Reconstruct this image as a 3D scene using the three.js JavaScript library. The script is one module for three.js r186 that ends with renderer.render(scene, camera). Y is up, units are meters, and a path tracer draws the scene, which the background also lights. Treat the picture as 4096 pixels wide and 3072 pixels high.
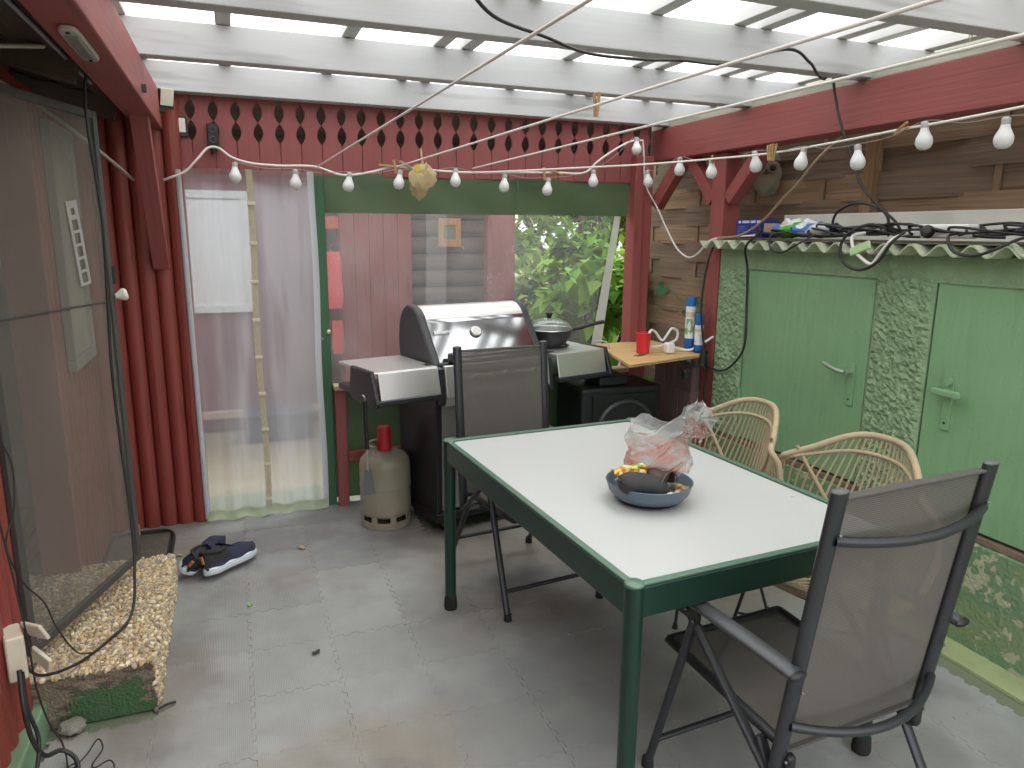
import * as THREE from 'three';
import { RoundedBoxGeometry } from 'three/addons/geometries/RoundedBoxGeometry.js';
import { mergeGeometries, toCreasedNormals } from 'three/addons/utils/BufferGeometryUtils.js';
import { TextGeometry } from 'three/addons/geometries/TextGeometry.js';
import { FontLoader } from 'three/addons/loaders/FontLoader.js';

// ---------------------------------------------------------------- camera, sky, sun, exposure
const scene = new THREE.Scene();
const camera = new THREE.PerspectiveCamera(56.0, 4 / 3, 0.05, 300);
camera.rotation.order = 'YXZ';
const D2R = Math.PI / 180;
camera.position.set(0, 1.6, 0);
camera.rotation.set(-11.8 * D2R, -20.9 * D2R, 0.55 * D2R);

const renderer = new THREE.WebGLRenderer({ antialias: true });
renderer.toneMapping = THREE.LinearToneMapping;
renderer.toneMappingExposure = 2.7;
renderer.shadowMap.enabled = true;
{
  const w = 128, h = 64, a = new Float32Array(w * h * 4);
  for (let j = 0; j < h; j++) for (let i = 0; i < w; i++) {
    const el = Math.sin(((j + 0.5) / h - 0.5) * Math.PI);
    const s = Math.max(0, el), k = (1 + 2 * s) / 3;          // overcast: brighter towards the zenith
    const L = el < 0 ? 0.4 : 0.92 + 0.36 * k;
    const o = 4 * (j * w + i);
    a[o] = L * 0.98; a[o + 1] = L * 1.0; a[o + 2] = L * 1.04; a[o + 3] = 1;
  }
  const sky = new THREE.DataTexture(a, w, h, THREE.RGBAFormat, THREE.FloatType);
  sky.mapping = THREE.EquirectangularReflectionMapping;
  sky.magFilter = THREE.LinearFilter; sky.minFilter = THREE.LinearFilter; sky.wrapS = THREE.RepeatWrapping;
  sky.needsUpdate = true;
  scene.background = sky; scene.environment = sky;
}
const sun = new THREE.DirectionalLight(new THREE.Color(1, 0.97, 0.93), 1.3);
sun.position.set(5, 14, -5); sun.target.position.set(1, 0, -2.5);
sun.castShadow = true; sun.shadow.radius = 40;
sun.shadow.mapSize.set(2048, 2048);
Object.assign(sun.shadow.camera, { left: -9, right: 9, top: 9, bottom: -9, near: 1, far: 40 });
scene.add(sun, sun.target);

// ---------------------------------------------------------------- helpers
let seed = 7;
const rnd = () => { seed = (seed + 0x6D2B79F5) | 0; let t = Math.imul(seed ^ (seed >>> 15), 1 | seed); t = (t + Math.imul(t ^ (t >>> 7), 61 | t)) ^ t; return ((t ^ (t >>> 14)) >>> 0) / 4294967296; };
const rr = (a, b) => a + (b - a) * rnd();
const V = (x, y, z) => new THREE.Vector3(x, y, z);
const names = new Map();
const numbered = n => { const k = names.get(n) || 0; names.set(n, k + 1); return k ? `${n}_${String(k).padStart(3, '0')}` : n; };
const clean = g => {
  g = g.index ? g.toNonIndexed() : g;
  if (!g.attributes.normal) g.computeVertexNormals();
  if (!g.attributes.uv) g.setAttribute('uv', new THREE.BufferAttribute(new Float32Array(g.attributes.position.count * 2), 2));
  for (const k of Object.keys(g.attributes)) if (!['position', 'normal', 'uv', 'color'].includes(k)) g.deleteAttribute(k);
  g.morphAttributes = {}; g.clearGroups();
  return g;
};
const join = list => list.length === 1 ? clean(list[0]) : mergeGeometries(list.map(clean), false);
// uv in metres: v runs along the longest axis (or the axis asked for), u round the piece
const grainUV = (g, axis, ou = rnd() * 7, ov = rnd() * 7) => {
  g = clean(g); g.computeBoundingBox();
  const s = g.boundingBox.getSize(V(0, 0, 0)).toArray(), p = g.attributes.position, n = g.attributes.normal, uv = g.attributes.uv;
  const L = axis ?? s.indexOf(Math.max(...s)), A = (L + 1) % 3, B = (L + 2) % 3;
  const get = (at, i, k) => k === 0 ? at.getX(i) : k === 1 ? at.getY(i) : at.getZ(i);
  for (let i = 0; i < p.count; i++) {
    const nl = Math.abs(get(n, i, L));
    const a = get(p, i, A), b = get(p, i, B), l = get(p, i, L);
    if (nl > 0.8) uv.setXY(i, ou + a, ov + b);
    else uv.setXY(i, ou + (Math.abs(get(n, i, A)) > Math.abs(get(n, i, B)) ? b : a + 0.37), ov + l);
  }
  return g;
};
const flatUV = (g, A, B, ou = 0, ov = 0) => {           // uv from two object axes, in metres
  g = clean(g); const p = g.attributes.position, uv = g.attributes.uv;
  const get = (i, k) => k === 0 ? p.getX(i) : k === 1 ? p.getY(i) : p.getZ(i);
  for (let i = 0; i < p.count; i++) uv.setXY(i, get(i, A) + ou, get(i, B) + ov);
  return g;
};
const at = (g, x, y, z, rx = 0, ry = 0, rz = 0) => { if (rx) g.rotateX(rx); if (ry) g.rotateY(ry); if (rz) g.rotateZ(rz); return g.translate(x, y, z); };
const box = (w, h, d, x = 0, y = 0, z = 0, r = 0.004, seg = 1) => {
  r = Math.min(r, w * 0.45, h * 0.45, d * 0.45);
  return (r > 0.0004 ? new RoundedBoxGeometry(w, h, d, seg, r) : new THREE.BoxGeometry(w, h, d)).translate(x, y, z);
};
const box2 = (a, b, r) => box(Math.abs(b[0] - a[0]), Math.abs(b[1] - a[1]), Math.abs(b[2] - a[2]), (a[0] + b[0]) / 2, (a[1] + b[1]) / 2, (a[2] + b[2]) / 2, r);
const orient = (g, p, q) => {                            // a geometry built along +y from 0 to 1*len, laid from p to q
  const a = V(...p), b = V(...q), d = b.clone().sub(a), m = new THREE.Matrix4();
  const y = d.normalize(), ref = Math.abs(y.y) > 0.95 ? V(0, 0, 1) : V(0, 1, 0);
  const x = new THREE.Vector3().crossVectors(y, ref).normalize(), z = new THREE.Vector3().crossVectors(x, y);
  m.makeBasis(x, y, z); m.setPosition(a); return g.applyMatrix4(m);
};
const rod = (p, q, r, r2 = r, seg = 12) => { const L = V(...p).distanceTo(V(...q)); return orient(new THREE.CylinderGeometry(r2, r, L, seg).translate(0, L / 2, 0), p, q); };
const bar = (p, q, w, d, r = 0.003) => { const L = V(...p).distanceTo(V(...q)); return orient(box(w, L, d, 0, L / 2, 0, r), p, q); };
const oval = (p, q, w, d, seg = 16) => { const L = V(...p).distanceTo(V(...q)); return orient(new THREE.CylinderGeometry(0.5, 0.5, L, seg).scale(w, 1, d).translate(0, L / 2, 0), p, q); };
const tube = (pts, r, n = 0, rs = 8, closed = false) => new THREE.TubeGeometry(new THREE.CatmullRomCurve3(pts.map(p => V(...p)), closed, 'centripetal'), n || Math.max(8, pts.length * 6), r, rs, closed);
const lathe = (pts, seg = 32) => new THREE.LatheGeometry(pts.map(p => new THREE.Vector2(...p)), seg);
const extr = (pts, depth, bevel = 0, holes = []) => {
  const s = new THREE.Shape(pts.map(p => new THREE.Vector2(...p)));
  for (const h of holes) s.holes.push(new THREE.Path(h.map(p => new THREE.Vector2(...p))));
  return new THREE.ExtrudeGeometry(s, { depth: depth - 2 * bevel, bevelEnabled: bevel > 0, bevelThickness: bevel, bevelSize: bevel, bevelOffset: -bevel, bevelSegments: 1, steps: 1 }).translate(0, 0, bevel);
};
const grid = (nu, nv, f) => {                            // sheet over (0..1, 0..1); uv in metres is set by f's 4th and 5th value
  const g = new THREE.BufferGeometry(), P = [], U = [], I = [];
  for (let j = 0; j <= nv; j++) for (let i = 0; i <= nu; i++) { const q = f(i / nu, j / nv); P.push(q[0], q[1], q[2]); U.push(q[3] ?? i / nu, q[4] ?? j / nv); }
  for (let j = 0; j < nv; j++) for (let i = 0; i < nu; i++) { const a = j * (nu + 1) + i, b = a + 1, c = a + nu + 1, d = c + 1; I.push(a, b, d, a, d, c); }
  g.setAttribute('position', new THREE.Float32BufferAttribute(P, 3)); g.setAttribute('uv', new THREE.Float32BufferAttribute(U, 2)); g.setIndex(I); g.computeVertexNormals();
  return g;
};
const arr = g => Array.isArray(g) ? g : [g];
function obj(name, geoms, material, parent = scene) {
  const m = new THREE.Mesh(join(arr(geoms)), material);
  m.name = parent === scene ? numbered(name) : name; m.castShadow = m.receiveShadow = true; parent.add(m); return m;
}
function share(name, geometry, material, parent) { const m = new THREE.Mesh(geometry, material); m.name = name; m.castShadow = m.receiveShadow = true; parent.add(m); return m; }
function tag(o, label, category, group) { Object.assign(o.userData, { label, category }); if (group) o.userData.group = group; return o; }
function thing(name, label, category, [x, y, z] = [0, 0, 0], turn = 0, group) {
  const o = new THREE.Group(); o.name = numbered(name); scene.add(o); o.position.set(x, y, z); o.rotation.y = turn; return tag(o, label, category, group);
}
function struct(name, geoms, m) { const o = obj(name, geoms, m); o.userData.kind = 'structure'; return o; }

// ---------------------------------------------------------------- textures (periodic noise)
const hash = (x, y, s) => { let h = Math.imul(x, 374761393) ^ Math.imul(y, 668265263) ^ Math.imul(s, 982451653); h = Math.imul(h ^ (h >>> 13), 1274126177); return ((h ^ (h >>> 16)) >>> 0) / 4294967296; };
const vnoise = (x, y, px, py, s) => {
  const xi = Math.floor(x), yi = Math.floor(y), fx = x - xi, fy = y - yi, u = fx * fx * (3 - 2 * fx), v = fy * fy * (3 - 2 * fy);
  const m = (a, b) => ((a % b) + b) % b, x0 = m(xi, px), x1 = m(xi + 1, px), y0 = m(yi, py), y1 = m(yi + 1, py);
  return (hash(x0, y0, s) * (1 - u) + hash(x1, y0, s) * u) * (1 - v) + (hash(x0, y1, s) * (1 - u) + hash(x1, y1, s) * u) * v;
};
const fbm = (u, v, fx, fy, oct, s) => { let a = 0, w = 0.5, t = 0; for (let k = 0; k < oct; k++) { a += w * vnoise(u * fx, v * fy, fx, fy, s + k * 17); t += w; w *= 0.5; fx *= 2; fy *= 2; } return a / t; };
const clamp = (x, a = 0, b = 1) => Math.min(b, Math.max(a, x));
const sm = (a, b, x) => { const t = clamp((x - a) / (b - a)); return t * t * (3 - 2 * t); };
const mix3 = (a, b, t) => [a[0] + (b[0] - a[0]) * t, a[1] + (b[1] - a[1]) * t, a[2] + (b[2] - a[2]) * t];
function tex(w, h, fn, metresU = 1, metresV = 1, srgb = true) {
  const d = new Uint8Array(w * h * 4);
  for (let j = 0; j < h; j++) for (let i = 0; i < w; i++) {
    let c = fn(i / w, j / h); if (typeof c === 'number') c = [c, c, c];
    const o = 4 * (j * w + i); for (let k = 0; k < 3; k++) d[o + k] = Math.round(255 * clamp(c[k])); d[o + 3] = 255;
  }
  const t = new THREE.DataTexture(d, w, h); t.wrapS = t.wrapT = THREE.RepeatWrapping; t.magFilter = THREE.LinearFilter; t.minFilter = THREE.LinearMipmapLinearFilter; t.generateMipmaps = true;
  t.repeat.set(1 / metresU, 1 / metresV); if (srgb) t.colorSpace = THREE.SRGBColorSpace; t.needsUpdate = true; return t;
}
const rep = (t, mu, mv) => { const c = t.clone(); c.repeat.set(1 / mu, 1 / mv); c.needsUpdate = true; return c; };
// streaky wood: grain along v
const grainBump = tex(256, 512, (u, v) => 0.65 * fbm(u, v, 24, 2, 4, 3) + 0.35 * fbm(u, v, 60, 6, 2, 9), 0.3, 1.2, false);
const grainTint = tex(256, 512, (u, v) => { const k = 0.82 + 0.24 * fbm(u, v, 18, 2, 4, 5) - 0.16 * sm(0.62, 0.8, fbm(u, v, 40, 4, 3, 21)); return [k, k * 0.99, k * 0.975]; }, 0.3, 1.2);
const paintTint = tex(256, 512, (u, v) => { const k = 0.91 + 0.1 * fbm(u, v, 6, 3, 5, 31) - 0.10 * sm(0.66, 0.8, fbm(u, v, 14, 3, 4, 37)); return [k, k, k]; }, 0.5, 1.1);
const mottle = tex(512, 512, (u, v) => { const k = 0.86 + 0.16 * fbm(u, v, 5, 5, 6, 41); return [k, k, k * 0.985]; }, 0.9, 0.9);
const smudge = tex(256, 256, (u, v) => 0.75 + 0.35 * fbm(u, v, 7, 7, 5, 51), 0.35, 0.35, false);
const lumps = tex(256, 256, (u, v) => fbm(u, v, 20, 20, 4, 61), 0.25, 0.25, false);
const weave = tex(64, 64, (u, v) => { const a = Math.abs(Math.sin(u * Math.PI * 8)), b = Math.abs(Math.sin(v * Math.PI * 8)); return 0.15 + 0.8 * Math.max(a * 0.8, b); }, 0.02, 0.02, false);
const weaveTint = tex(64, 64, (u, v) => { const b = Math.abs(Math.sin(v * Math.PI * 4)), a = Math.abs(Math.sin(u * Math.PI * 4)); const k = 0.66 + 0.34 * b * (0.7 + 0.3 * a); return [k, k, k]; }, 0.02, 0.02);

// brushed paint with thin runs, scuffs and grime specks
const brushed = tex(1024, 1024, (u, v) => {
  const s = fbm(u, v, 90, 5, 4, 601), b = fbm(u, v, 4, 6, 5, 607), sp = fbm(u, v, 160, 160, 2, 611), sc = Math.abs(fbm(u, v, 14, 26, 3, 617) - 0.5);
  let k = 0.93 + 0.06 * s + 0.07 * (b - 0.5); let c = [k, k, k * 0.985];
  c = mix3(c, [0.86, 0.86, 0.8], 0.3 * sm(0.66, 0.8, fbm(u, v, 34, 5, 4, 623)));
  c = mix3(c, [0.75, 0.74, 0.68], 0.3 * sm(0.76, 0.86, sp));
  c = mix3(c, [1, 1, 0.98], 0.5 * (1 - sm(0, 0.006, sc)) * sm(0.52, 0.66, fbm(u, v, 6, 6, 3, 631)));
  return c;
}, 1.25, 1.25);
const lin = (r, g, b) => new THREE.Color().setRGB(r, g, b);
function mat(c, rough = 0.7, o = {}) { return new THREE.MeshPhysicalMaterial({ color: Array.isArray(c) ? lin(...c) : new THREE.Color(c), roughness: rough, metalness: 0, ...o }); }
const M = {
  redPaint: mat([0.31, 0.082, 0.076], 0.62, { map: paintTint, bumpMap: grainBump, bumpScale: 0.0012 }),
  redLog: mat([0.29, 0.055, 0.04], 0.5, { map: grainTint, bumpMap: grainBump, bumpScale: 0.001 }),
  redBoard: mat([0.27, 0.075, 0.075], 0.66, { map: paintTint, bumpMap: grainBump, bumpScale: 0.0012 }),
  greyWood: mat([0.53, 0.54, 0.56], 0.6, { map: rep(paintTint, 0.7, 2.3), bumpMap: rep(grainBump, 0.4, 2.1), bumpScale: 0.0007 }),
  batten: mat([0.6, 0.6, 0.6], 0.65, { map: paintTint }),
  darkWood: mat([0.1, 0.07, 0.055], 0.85, { map: grainTint, bumpMap: grainBump, bumpScale: 0.002 }),
  roofSheet: mat([1, 1, 0.985], 0.86, { transmission: 0.96, thickness: 0, ior: 1.45, side: THREE.DoubleSide, map: rep(mottle, 1.7, 1.7) }),
  green: mat([0.2, 0.33, 0.2], 0.6, { map: mottle, bumpMap: lumps, bumpScale: 0.0006 }),
  greenDoor: mat([0.22, 0.4, 0.22], 0.42, { map: brushed, roughnessMap: smudge, bumpMap: rep(grainBump, 0.5, 2), bumpScale: 0.0006 }),
  stucco: mat([0.27, 0.4, 0.235], 0.85, { map: rep(mottle, 0.4, 0.4), bumpMap: rep(lumps, 0.09, 0.09), bumpScale: 0.004 }),
  tarp: mat([0.1, 0.165, 0.08], 0.6, { map: mottle, bumpMap: weave, bumpScale: 0.0004, transmission: 0.3, thickness: 0, side: THREE.DoubleSide }),
  greenPost: mat([0.035, 0.12, 0.05], 0.5, { map: paintTint }),
  white: mat([0.75, 0.75, 0.73], 0.55, { map: mottle }),
  whitePlastic: mat([0.78, 0.78, 0.77], 0.35),
  cream: mat([0.66, 0.6, 0.47], 0.45),
  black: mat([0.012, 0.012, 0.013], 0.45),
  blackRough: mat([0.02, 0.02, 0.021], 0.8),
  blackMetal: mat([0.016, 0.018, 0.02], 0.38, { metalness: 0.2 }),
  charcoal: mat([0.035, 0.037, 0.042], 0.38, { metalness: 0.3 }),
  rubber: mat([0.015, 0.015, 0.015], 0.9),
  steel: mat([0.68, 0.67, 0.65], 0.42, { metalness: 0.85, roughnessMap: smudge }),
  chrome: mat([0.72, 0.72, 0.72], 0.14, { metalness: 1 }),
  darkSteel: mat([0.2, 0.2, 0.21], 0.5, { metalness: 0.8 }),
  cable: mat([0.018, 0.018, 0.018], 0.5),
  whiteCable: mat([0.72, 0.7, 0.66], 0.5),
  greyCable: mat([0.36, 0.33, 0.28], 0.6),
  brownCable: mat([0.3, 0.22, 0.16], 0.6),
  rope: mat([0.74, 0.72, 0.68], 0.7),
  pegWood: mat([0.5, 0.34, 0.16], 0.75, { map: grainTint }),
  concrete: mat([0.33, 0.31, 0.27], 0.9, { map: rep(mottle, 0.6, 0.6), bumpMap: lumps, bumpScale: 0.004 }),
};

// ================================================================ THE SETTING
const ZB = -4.2;                                         // plane of the back wall
const groundMat = mat([0.2, 0.175, 0.12], 0.95, { map: rep(mottle, 2.3, 2.3), bumpMap: rep(lumps, 0.8, 0.8), bumpScale: 0.02 });
struct('ground', flatUV(new THREE.PlaneGeometry(160, 160).rotateX(-Math.PI / 2).translate(0, -0.05, 0), 0, 2), groundMat);
struct('patio_slab', flatUV(box2([-0.95, -0.04, -4.6], [3.1, -0.013, 1.6], 0), 0, 2), mat([0.2, 0.23, 0.16], 0.9, { map: rep(mottle, 0.7, 0.7), bumpMap: lumps, bumpScale: 0.003 }));
struct('path', flatUV(box2([-2.5, -0.05, -7], [2.3, -0.02, -4.62], 0), 0, 2), mat([0.3, 0.26, 0.175], 0.95, { map: rep(mottle, 0.8, 0.8), bumpMap: lumps, bumpScale: 0.004 }));

// ---- foam puzzle mats
{
  const foamMap = tex(1024, 1024, (u, v) => {
    const a = fbm(u, v, 5, 5, 5, 71), b = fbm(u, v, 9, 7, 5, 83), d = fbm(u, v, 40, 40, 3, 91);
    let c = [0.625, 0.632, 0.63];
    c = mix3(c, [0.575, 0.53, 0.475], 0.55 * sm(0.42, 0.66, a));                       // dried mud film, brownish
    c = mix3(c, [0.47, 0.465, 0.46], 0.5 * sm(0.54, 0.72, b));                       // darker grime
    c = mix3(c, [0.68, 0.69, 0.685], 0.55 * sm(0.58, 0.75, fbm(u, v, 6, 8, 4, 97))); // scuffed pale
    const k = 0.95 + 0.1 * d; return [c[0] * k, c[1] * k, c[2] * k];
  }, 3.3, 3.3);
  const waffle = tex(128, 128, (u, v) => 0.5 + 0.25 * Math.sin(u * Math.PI * 32) + 0.25 * Math.sin(v * Math.PI * 32), 0.096, 0.096, false);
  const tones = [0.97, 1.0, 1.04, 0.93].map((k, i) => mat([0.85 * k, 0.845 * k, (0.825 + 0.004 * i) * k], 0.62, { map: foamMap, bumpMap: waffle, bumpScale: 0.0009 }));
  const p = 0.307, n = 5, dep = 0.0065;
  const edge = t => { const k = ((t * n) % 1 + 1) % 1; return k < 0.25 ? 0 : k < 0.3 ? (k - 0.25) / 0.05 : k < 0.75 ? 1 : k < 0.8 ? 1 - (k - 0.75) / 0.05 : 0; };
  const ts = []; for (let k = 0; k < n; k++) for (const q of [0, 0.25, 0.3, 0.75, 0.8]) ts.push((k + q) / n);
  const off = t => dep * (2 * edge(t) - 1), pts = [];
  const tm = ts.filter(t => t > 0.01), tr = [...tm].reverse();
  pts.push([-dep, -dep]); for (const t of tm) pts.push([t * p, off(t)]);
  pts.push([p - dep, -dep]); for (const t of tm) pts.push([p + off(t), t * p]);
  pts.push([p - dep, p - dep]); for (const t of tr) pts.push([t * p, p + off(t)]);
  pts.push([-dep, p - dep]); for (const t of tr) pts.push([off(t), t * p]);
  const cx = p / 2, q = pts.map(([x, y]) => [(x - cx) * 0.998, (y - cx) * 0.998]);
  const tile = clean(extr(q, 0.012, 0.0007).rotateX(-Math.PI / 2));
  const floor = new THREE.Group(); floor.name = 'floor'; floor.userData.kind = 'structure'; scene.add(floor);
  const x0 = -0.037 - 3 * p, z0 = -2.74 - 5 * p + 0.02;
  for (let i = 0; i < 12; i++) for (let j = 0; j < 14; j++) {
    const x = x0 + (i + 0.5) * p, z = z0 + (j + 0.5) * p;
    if (x > 2.5 || z < -4.25 || z > 0.2) continue;
    if (x < -0.7) continue;
    if (x < -0.34 && z > -3.42 && z < -2.48) continue;                                // under the concrete step
    if (x > 0.8 && z < -3.72 && x < 2.4) continue;                                   // bare slab beneath the grill
    const g = tile.clone(); const uv = g.attributes.uv, ps = g.attributes.position; const turn = rr(-0.004, 0.004);
    for (let k = 0; k < ps.count; k++) uv.setXY(k, ps.getX(k) + x + 0.4, ps.getZ(k) + z);
    const m = share('foam_mat', g, tones[Math.floor(rnd() * 4)], floor); m.position.set(x, -0.012 + rr(-0.0005, 0.0007), z); m.rotation.set(rr(-0.003, 0.003), turn, rr(-0.003, 0.003));
  }
}

// ---- half-round log cladding
const logGeo = (w, d, h) => { const q = []; for (let k = 0; k <= 10; k++) { const a = Math.PI * k / 10; q.push([Math.cos(a) * w / 2, -(Math.abs(Math.sin(a)) ** 0.8) * d]); } q.push([-w / 2, 0.012], [w / 2, 0.012]); return clean(toCreasedNormals(clean(extr(q, h).rotateX(-Math.PI / 2)), 0.6)); };

// ---- the house on the left
{
  const H = thing('house', 'red log house with a dark eave and a doorway behind the grey screen door', 'house', [0, 0, 0]);
  const pitch = 0.084, lg = [grainUV(logGeo(0.083, 0.03, 2.06), 1), grainUV(logGeo(0.083, 0.03, 2.06), 1)].map(g => g.rotateY(Math.PI / 2));
  for (let z = -2.53 + pitch; z < 0.6; z += pitch) share('log', lg[Math.floor(rnd() * 2)], M.redLog, H).position.set(-0.72, 0.1, z);
  for (let z = ZB + 0.05; z < -3.34; z += pitch) share('log', lg[Math.floor(rnd() * 2)], M.redLog, H).position.set(-0.72, 0.02, z);
  obj('wall', [box2([-0.82, -0.02, -2.52], [-0.735, 2.16, 0.6], 0.002), box2([-0.82, -0.02, -4.3], [-0.735, 2.16, -3.34], 0.002), box2([-0.82, 2.08, -3.34], [-0.735, 2.3, -2.52], 0.002)].map(g => grainUV(g, 1)), M.redLog, H);
  obj('door_jamb', [grainUV(box2([-0.83, 0.16, -3.345], [-0.69, 2.09, -3.295], 0.004), 1), grainUV(box2([-0.83, 0.16, -2.545], [-0.71, 2.09, -2.5], 0.004), 1), grainUV(box2([-0.83, 2.05, -3.295], [-0.71, 2.09, -2.545], 0.004), 2)], M.redPaint, H);
  const roomM = mat([0.45, 0.4, 0.32], 0.9, { map: mottle });
  obj('room_wall', [box2([-2.6, 0, -4.3], [-2.55, 2.4, 0.6], 0), box2([-2.55, 0, -4.3], [-0.83, 2.4, -4.25], 0), box2([-2.55, 0, 0.55], [-0.83, 2.4, 0.6], 0)].map(g => flatUV(g, 2, 1)), roomM, H);
  obj('room_floor', flatUV(box2([-2.55, 0.1, -4.25], [-0.83, 0.16, 0.55], 0), 0, 2), mat([0.3, 0.2, 0.12], 0.7, { map: grainTint }), H);
  // window with a pale blind on the wall behind the screen door
  const w = obj('window_frame', [box2([-0.69, 1.0, -3.98], [-0.655, 1.05, -3.5]), box2([-0.69, 1.98, -3.98], [-0.655, 2.03, -3.5]), box2([-0.69, 1.05, -3.98], [-0.655, 1.98, -3.93]), box2([-0.69, 1.05, -3.55], [-0.655, 1.98, -3.5])].map(g => grainUV(g)), mat([0.3, 0.3, 0.26], 0.6), H);
  obj('window_blind', flatUV(box2([-0.685, 1.05, -3.93], [-0.672, 1.98, -3.55], 0), 2, 1), mat([0.42, 0.41, 0.33], 0.7, { map: mottle }), w);
  // eave: soffit boards and roof boards above
  for (let k = 0; k < 10; k++) { const x = -0.47 - 0.125 * k; share('soffit_board', grainUV(box(0.118, 0.018, 5.9, 0, 0, 0, 0.003), 2), M.darkWood, H).position.set(x, 2.19 + 0.028 * k, -1.4); }
  for (const z of [-3.9, -3.0, -2.1, -1.2]) obj('eave_rafter', grainUV(bar([-0.46, 2.13, z], [-1.7, 2.42, z], 0.06, 0.09), 0), M.darkWood, H);
  obj('house_roof', flatUV(bar([-0.4, 2.29, -1.6], [-3.2, 2.95, -1.6], 6.4, 0.04), 0, 2), mat([0.12, 0.06, 0.045], 0.9), H);
  obj('plinth', flatUV(box2([-0.86, -0.04, -2.55], [-0.66, 0.1, 0.6], 0.01), 2, 1), M.green, H);
}

// ---- patio roof: red side beams, posts, grey cross beams, battens, clear corrugated sheets
{
  const R = thing('patio_roof', 'open patio roof of grey cross beams on red side beams under clear corrugated sheets', 'patio roof');
  obj('side_beam', grainUV(box2([-0.41, 2.09, ZB - 0.06], [-0.29, 2.27, 0.7], 0.006), 2), M.redPaint, R);
  obj('side_beam', grainUV(box2([2.61, 2.065, ZB - 0.5], [2.75, 2.262, 0.7], 0.006), 2), M.redPaint, R);
  obj('wall_plate', grainUV(box2([2.628, 2.264, ZB - 0.5], [2.76, 2.31, 0.7], 0.004), 2), mat([0.5, 0.52, 0.44], 0.7, { map: paintTint }), R);
  const beams = [ZB - 0.015, -3.43, -2.64, -1.92, -1.13, -0.35, 0.43], bv = [0, 1, 2].map(() => grainUV(box(3.62, 0.138, 0.08, 0, 0, 0, 0.005), 0));
  for (const z of beams) share('cross_beam', bv[Math.floor(rnd() * 3)], M.greyWood, R).position.set(1.23, 2.341, z + 0.04);
  const bt = [0, 1].map(() => grainUV(box(0.06, 0.045, 5.3, 0, 0, 0, 0.004), 2));
  for (const x of [-0.36, 0.02, 0.52, 0.92, 1.05, 1.55, 1.93, 2.06, 2.45, 2.62, 2.95]) share('roof_batten', bt[Math.floor(rnd() * 2)], M.batten, R).position.set(x, 2.4335, -1.95);
  // sheets: waves run across, crests along x
  for (let k = 0; k < 7; k++) {
    const za = -4.62 + k * 0.8, len = 0.86;
    obj('roof_sheet', grid(8, 90, (u, v) => { const z = za + v * len; return [-0.6 + u * 3.85, 2.469 + 0.009 * Math.sin(z * 2 * Math.PI / 0.076) + (k % 2) * 0.004 + 0.002 * k, z, u * 3.75, z]; }), M.roofSheet, R);
  }
  obj('fascia', grainUV(box2([3.045, 2.25, -4.6], [3.065, 2.45, 0.7], 0.003), 2), mat([0.6, 0.62, 0.54], 0.7, { map: paintTint }), R);
  // posts
  const post = (x0, x1, z0, z1, y1) => obj('post', grainUV(box2([x0, -0.012, z0], [x1, y1, z1], 0.006), 1), M.redPaint, R);
  post(2.41, 2.475, ZB - 0.06, ZB + 0.05, 2.09); post(2.478, 2.55, ZB - 0.08, ZB + 0.03, 2.09);
  post(2.655, 2.775, -3.69, -3.57, 2.063); post(2.655, 2.775, 0.5, 0.62, 2.063);
  post(-0.41, -0.3, 0.5, 0.62, 2.088);
  const brace = (a, b) => obj('brace', grainUV(bar(a, b, 0.075, 0.075, 0.004), 1), M.redPaint, R);
  brace([2.7, 1.8, -3.7], [2.7, 2.085, -3.98]); brace([2.7, 1.8, -3.56], [2.7, 2.085, -3.27]);
  brace([2.6, 1.78, -4.2], [2.66, 2.085, -3.98]);
  brace([-0.35, 1.42, -4.17], [-0.35, 2.11, -3.72]);
  // ornamental boards under the rearmost beam
  const pitch = 0.1085, w = pitch - 0.002;
  const lens = (y0, y1, side, n = 8) => { const o = []; for (let k = 0; k <= n; k++) { const t = k / n; o.push([side * (w / 2 - 0.0225 * Math.sin(Math.PI * t) ** 0.9), y0 + (y1 - y0) * t]); } return o; };
  const variants = [0, 1, 2].map(() => {
    const R1 = [[w / 2, -0.16], ...lens(0, 0.098, 1), ...lens(0.103, 0.201, 1), [w / 2, 0.27]];
    const q = [...R1, ...R1.map(([x, y]) => [-x, y]).reverse()];
    return grainUV(extr(q, 0.018, 0.003), 1);
  });
  for (let k = 0; k < 26; k++) {
    const x = -0.27 + (k + 0.5) * pitch; if (x > 2.5) break;
    const b = share('ornamental_board', variants[k % 3], M.redBoard, R); b.position.set(x, 2.052 + 0.012 * x, ZB - 0.035 + rr(-0.001, 0.001)); b.rotation.z = rr(-0.003, 0.003);
  }
  obj('backing', grainUV(box2([-0.27, 2.0, ZB - 0.12], [2.6, 2.42, ZB - 0.1], 0.002), 0), M.darkWood, R);
  obj('head_rail', grainUV(box2([-0.27, 1.89, ZB - 0.06], [2.41, 1.935, ZB - 0.037], 0.003), 0), M.redBoard, R);
}

// ---- short log wall closing the back corner
{
  const W = thing('log_wall', 'narrow wall of red half-round logs between the screen door and the clear curtain', 'wall', [0, 0, 0]);
  const lg = [0, 1].map(() => grainUV(logGeo(0.083, 0.034, 2.24), 1));
  for (let k = 0; k < 6; k++) share('log', lg[k % 2], M.redLog, W).position.set(-0.257 - k * 0.083, 0.0, ZB + 0.004);
  obj('wall_core', grainUV(box2([-0.73, -0.02, ZB - 0.09], [-0.217, 2.26, ZB - 0.009], 0.003), 1), M.redLog, W);
}

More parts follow.
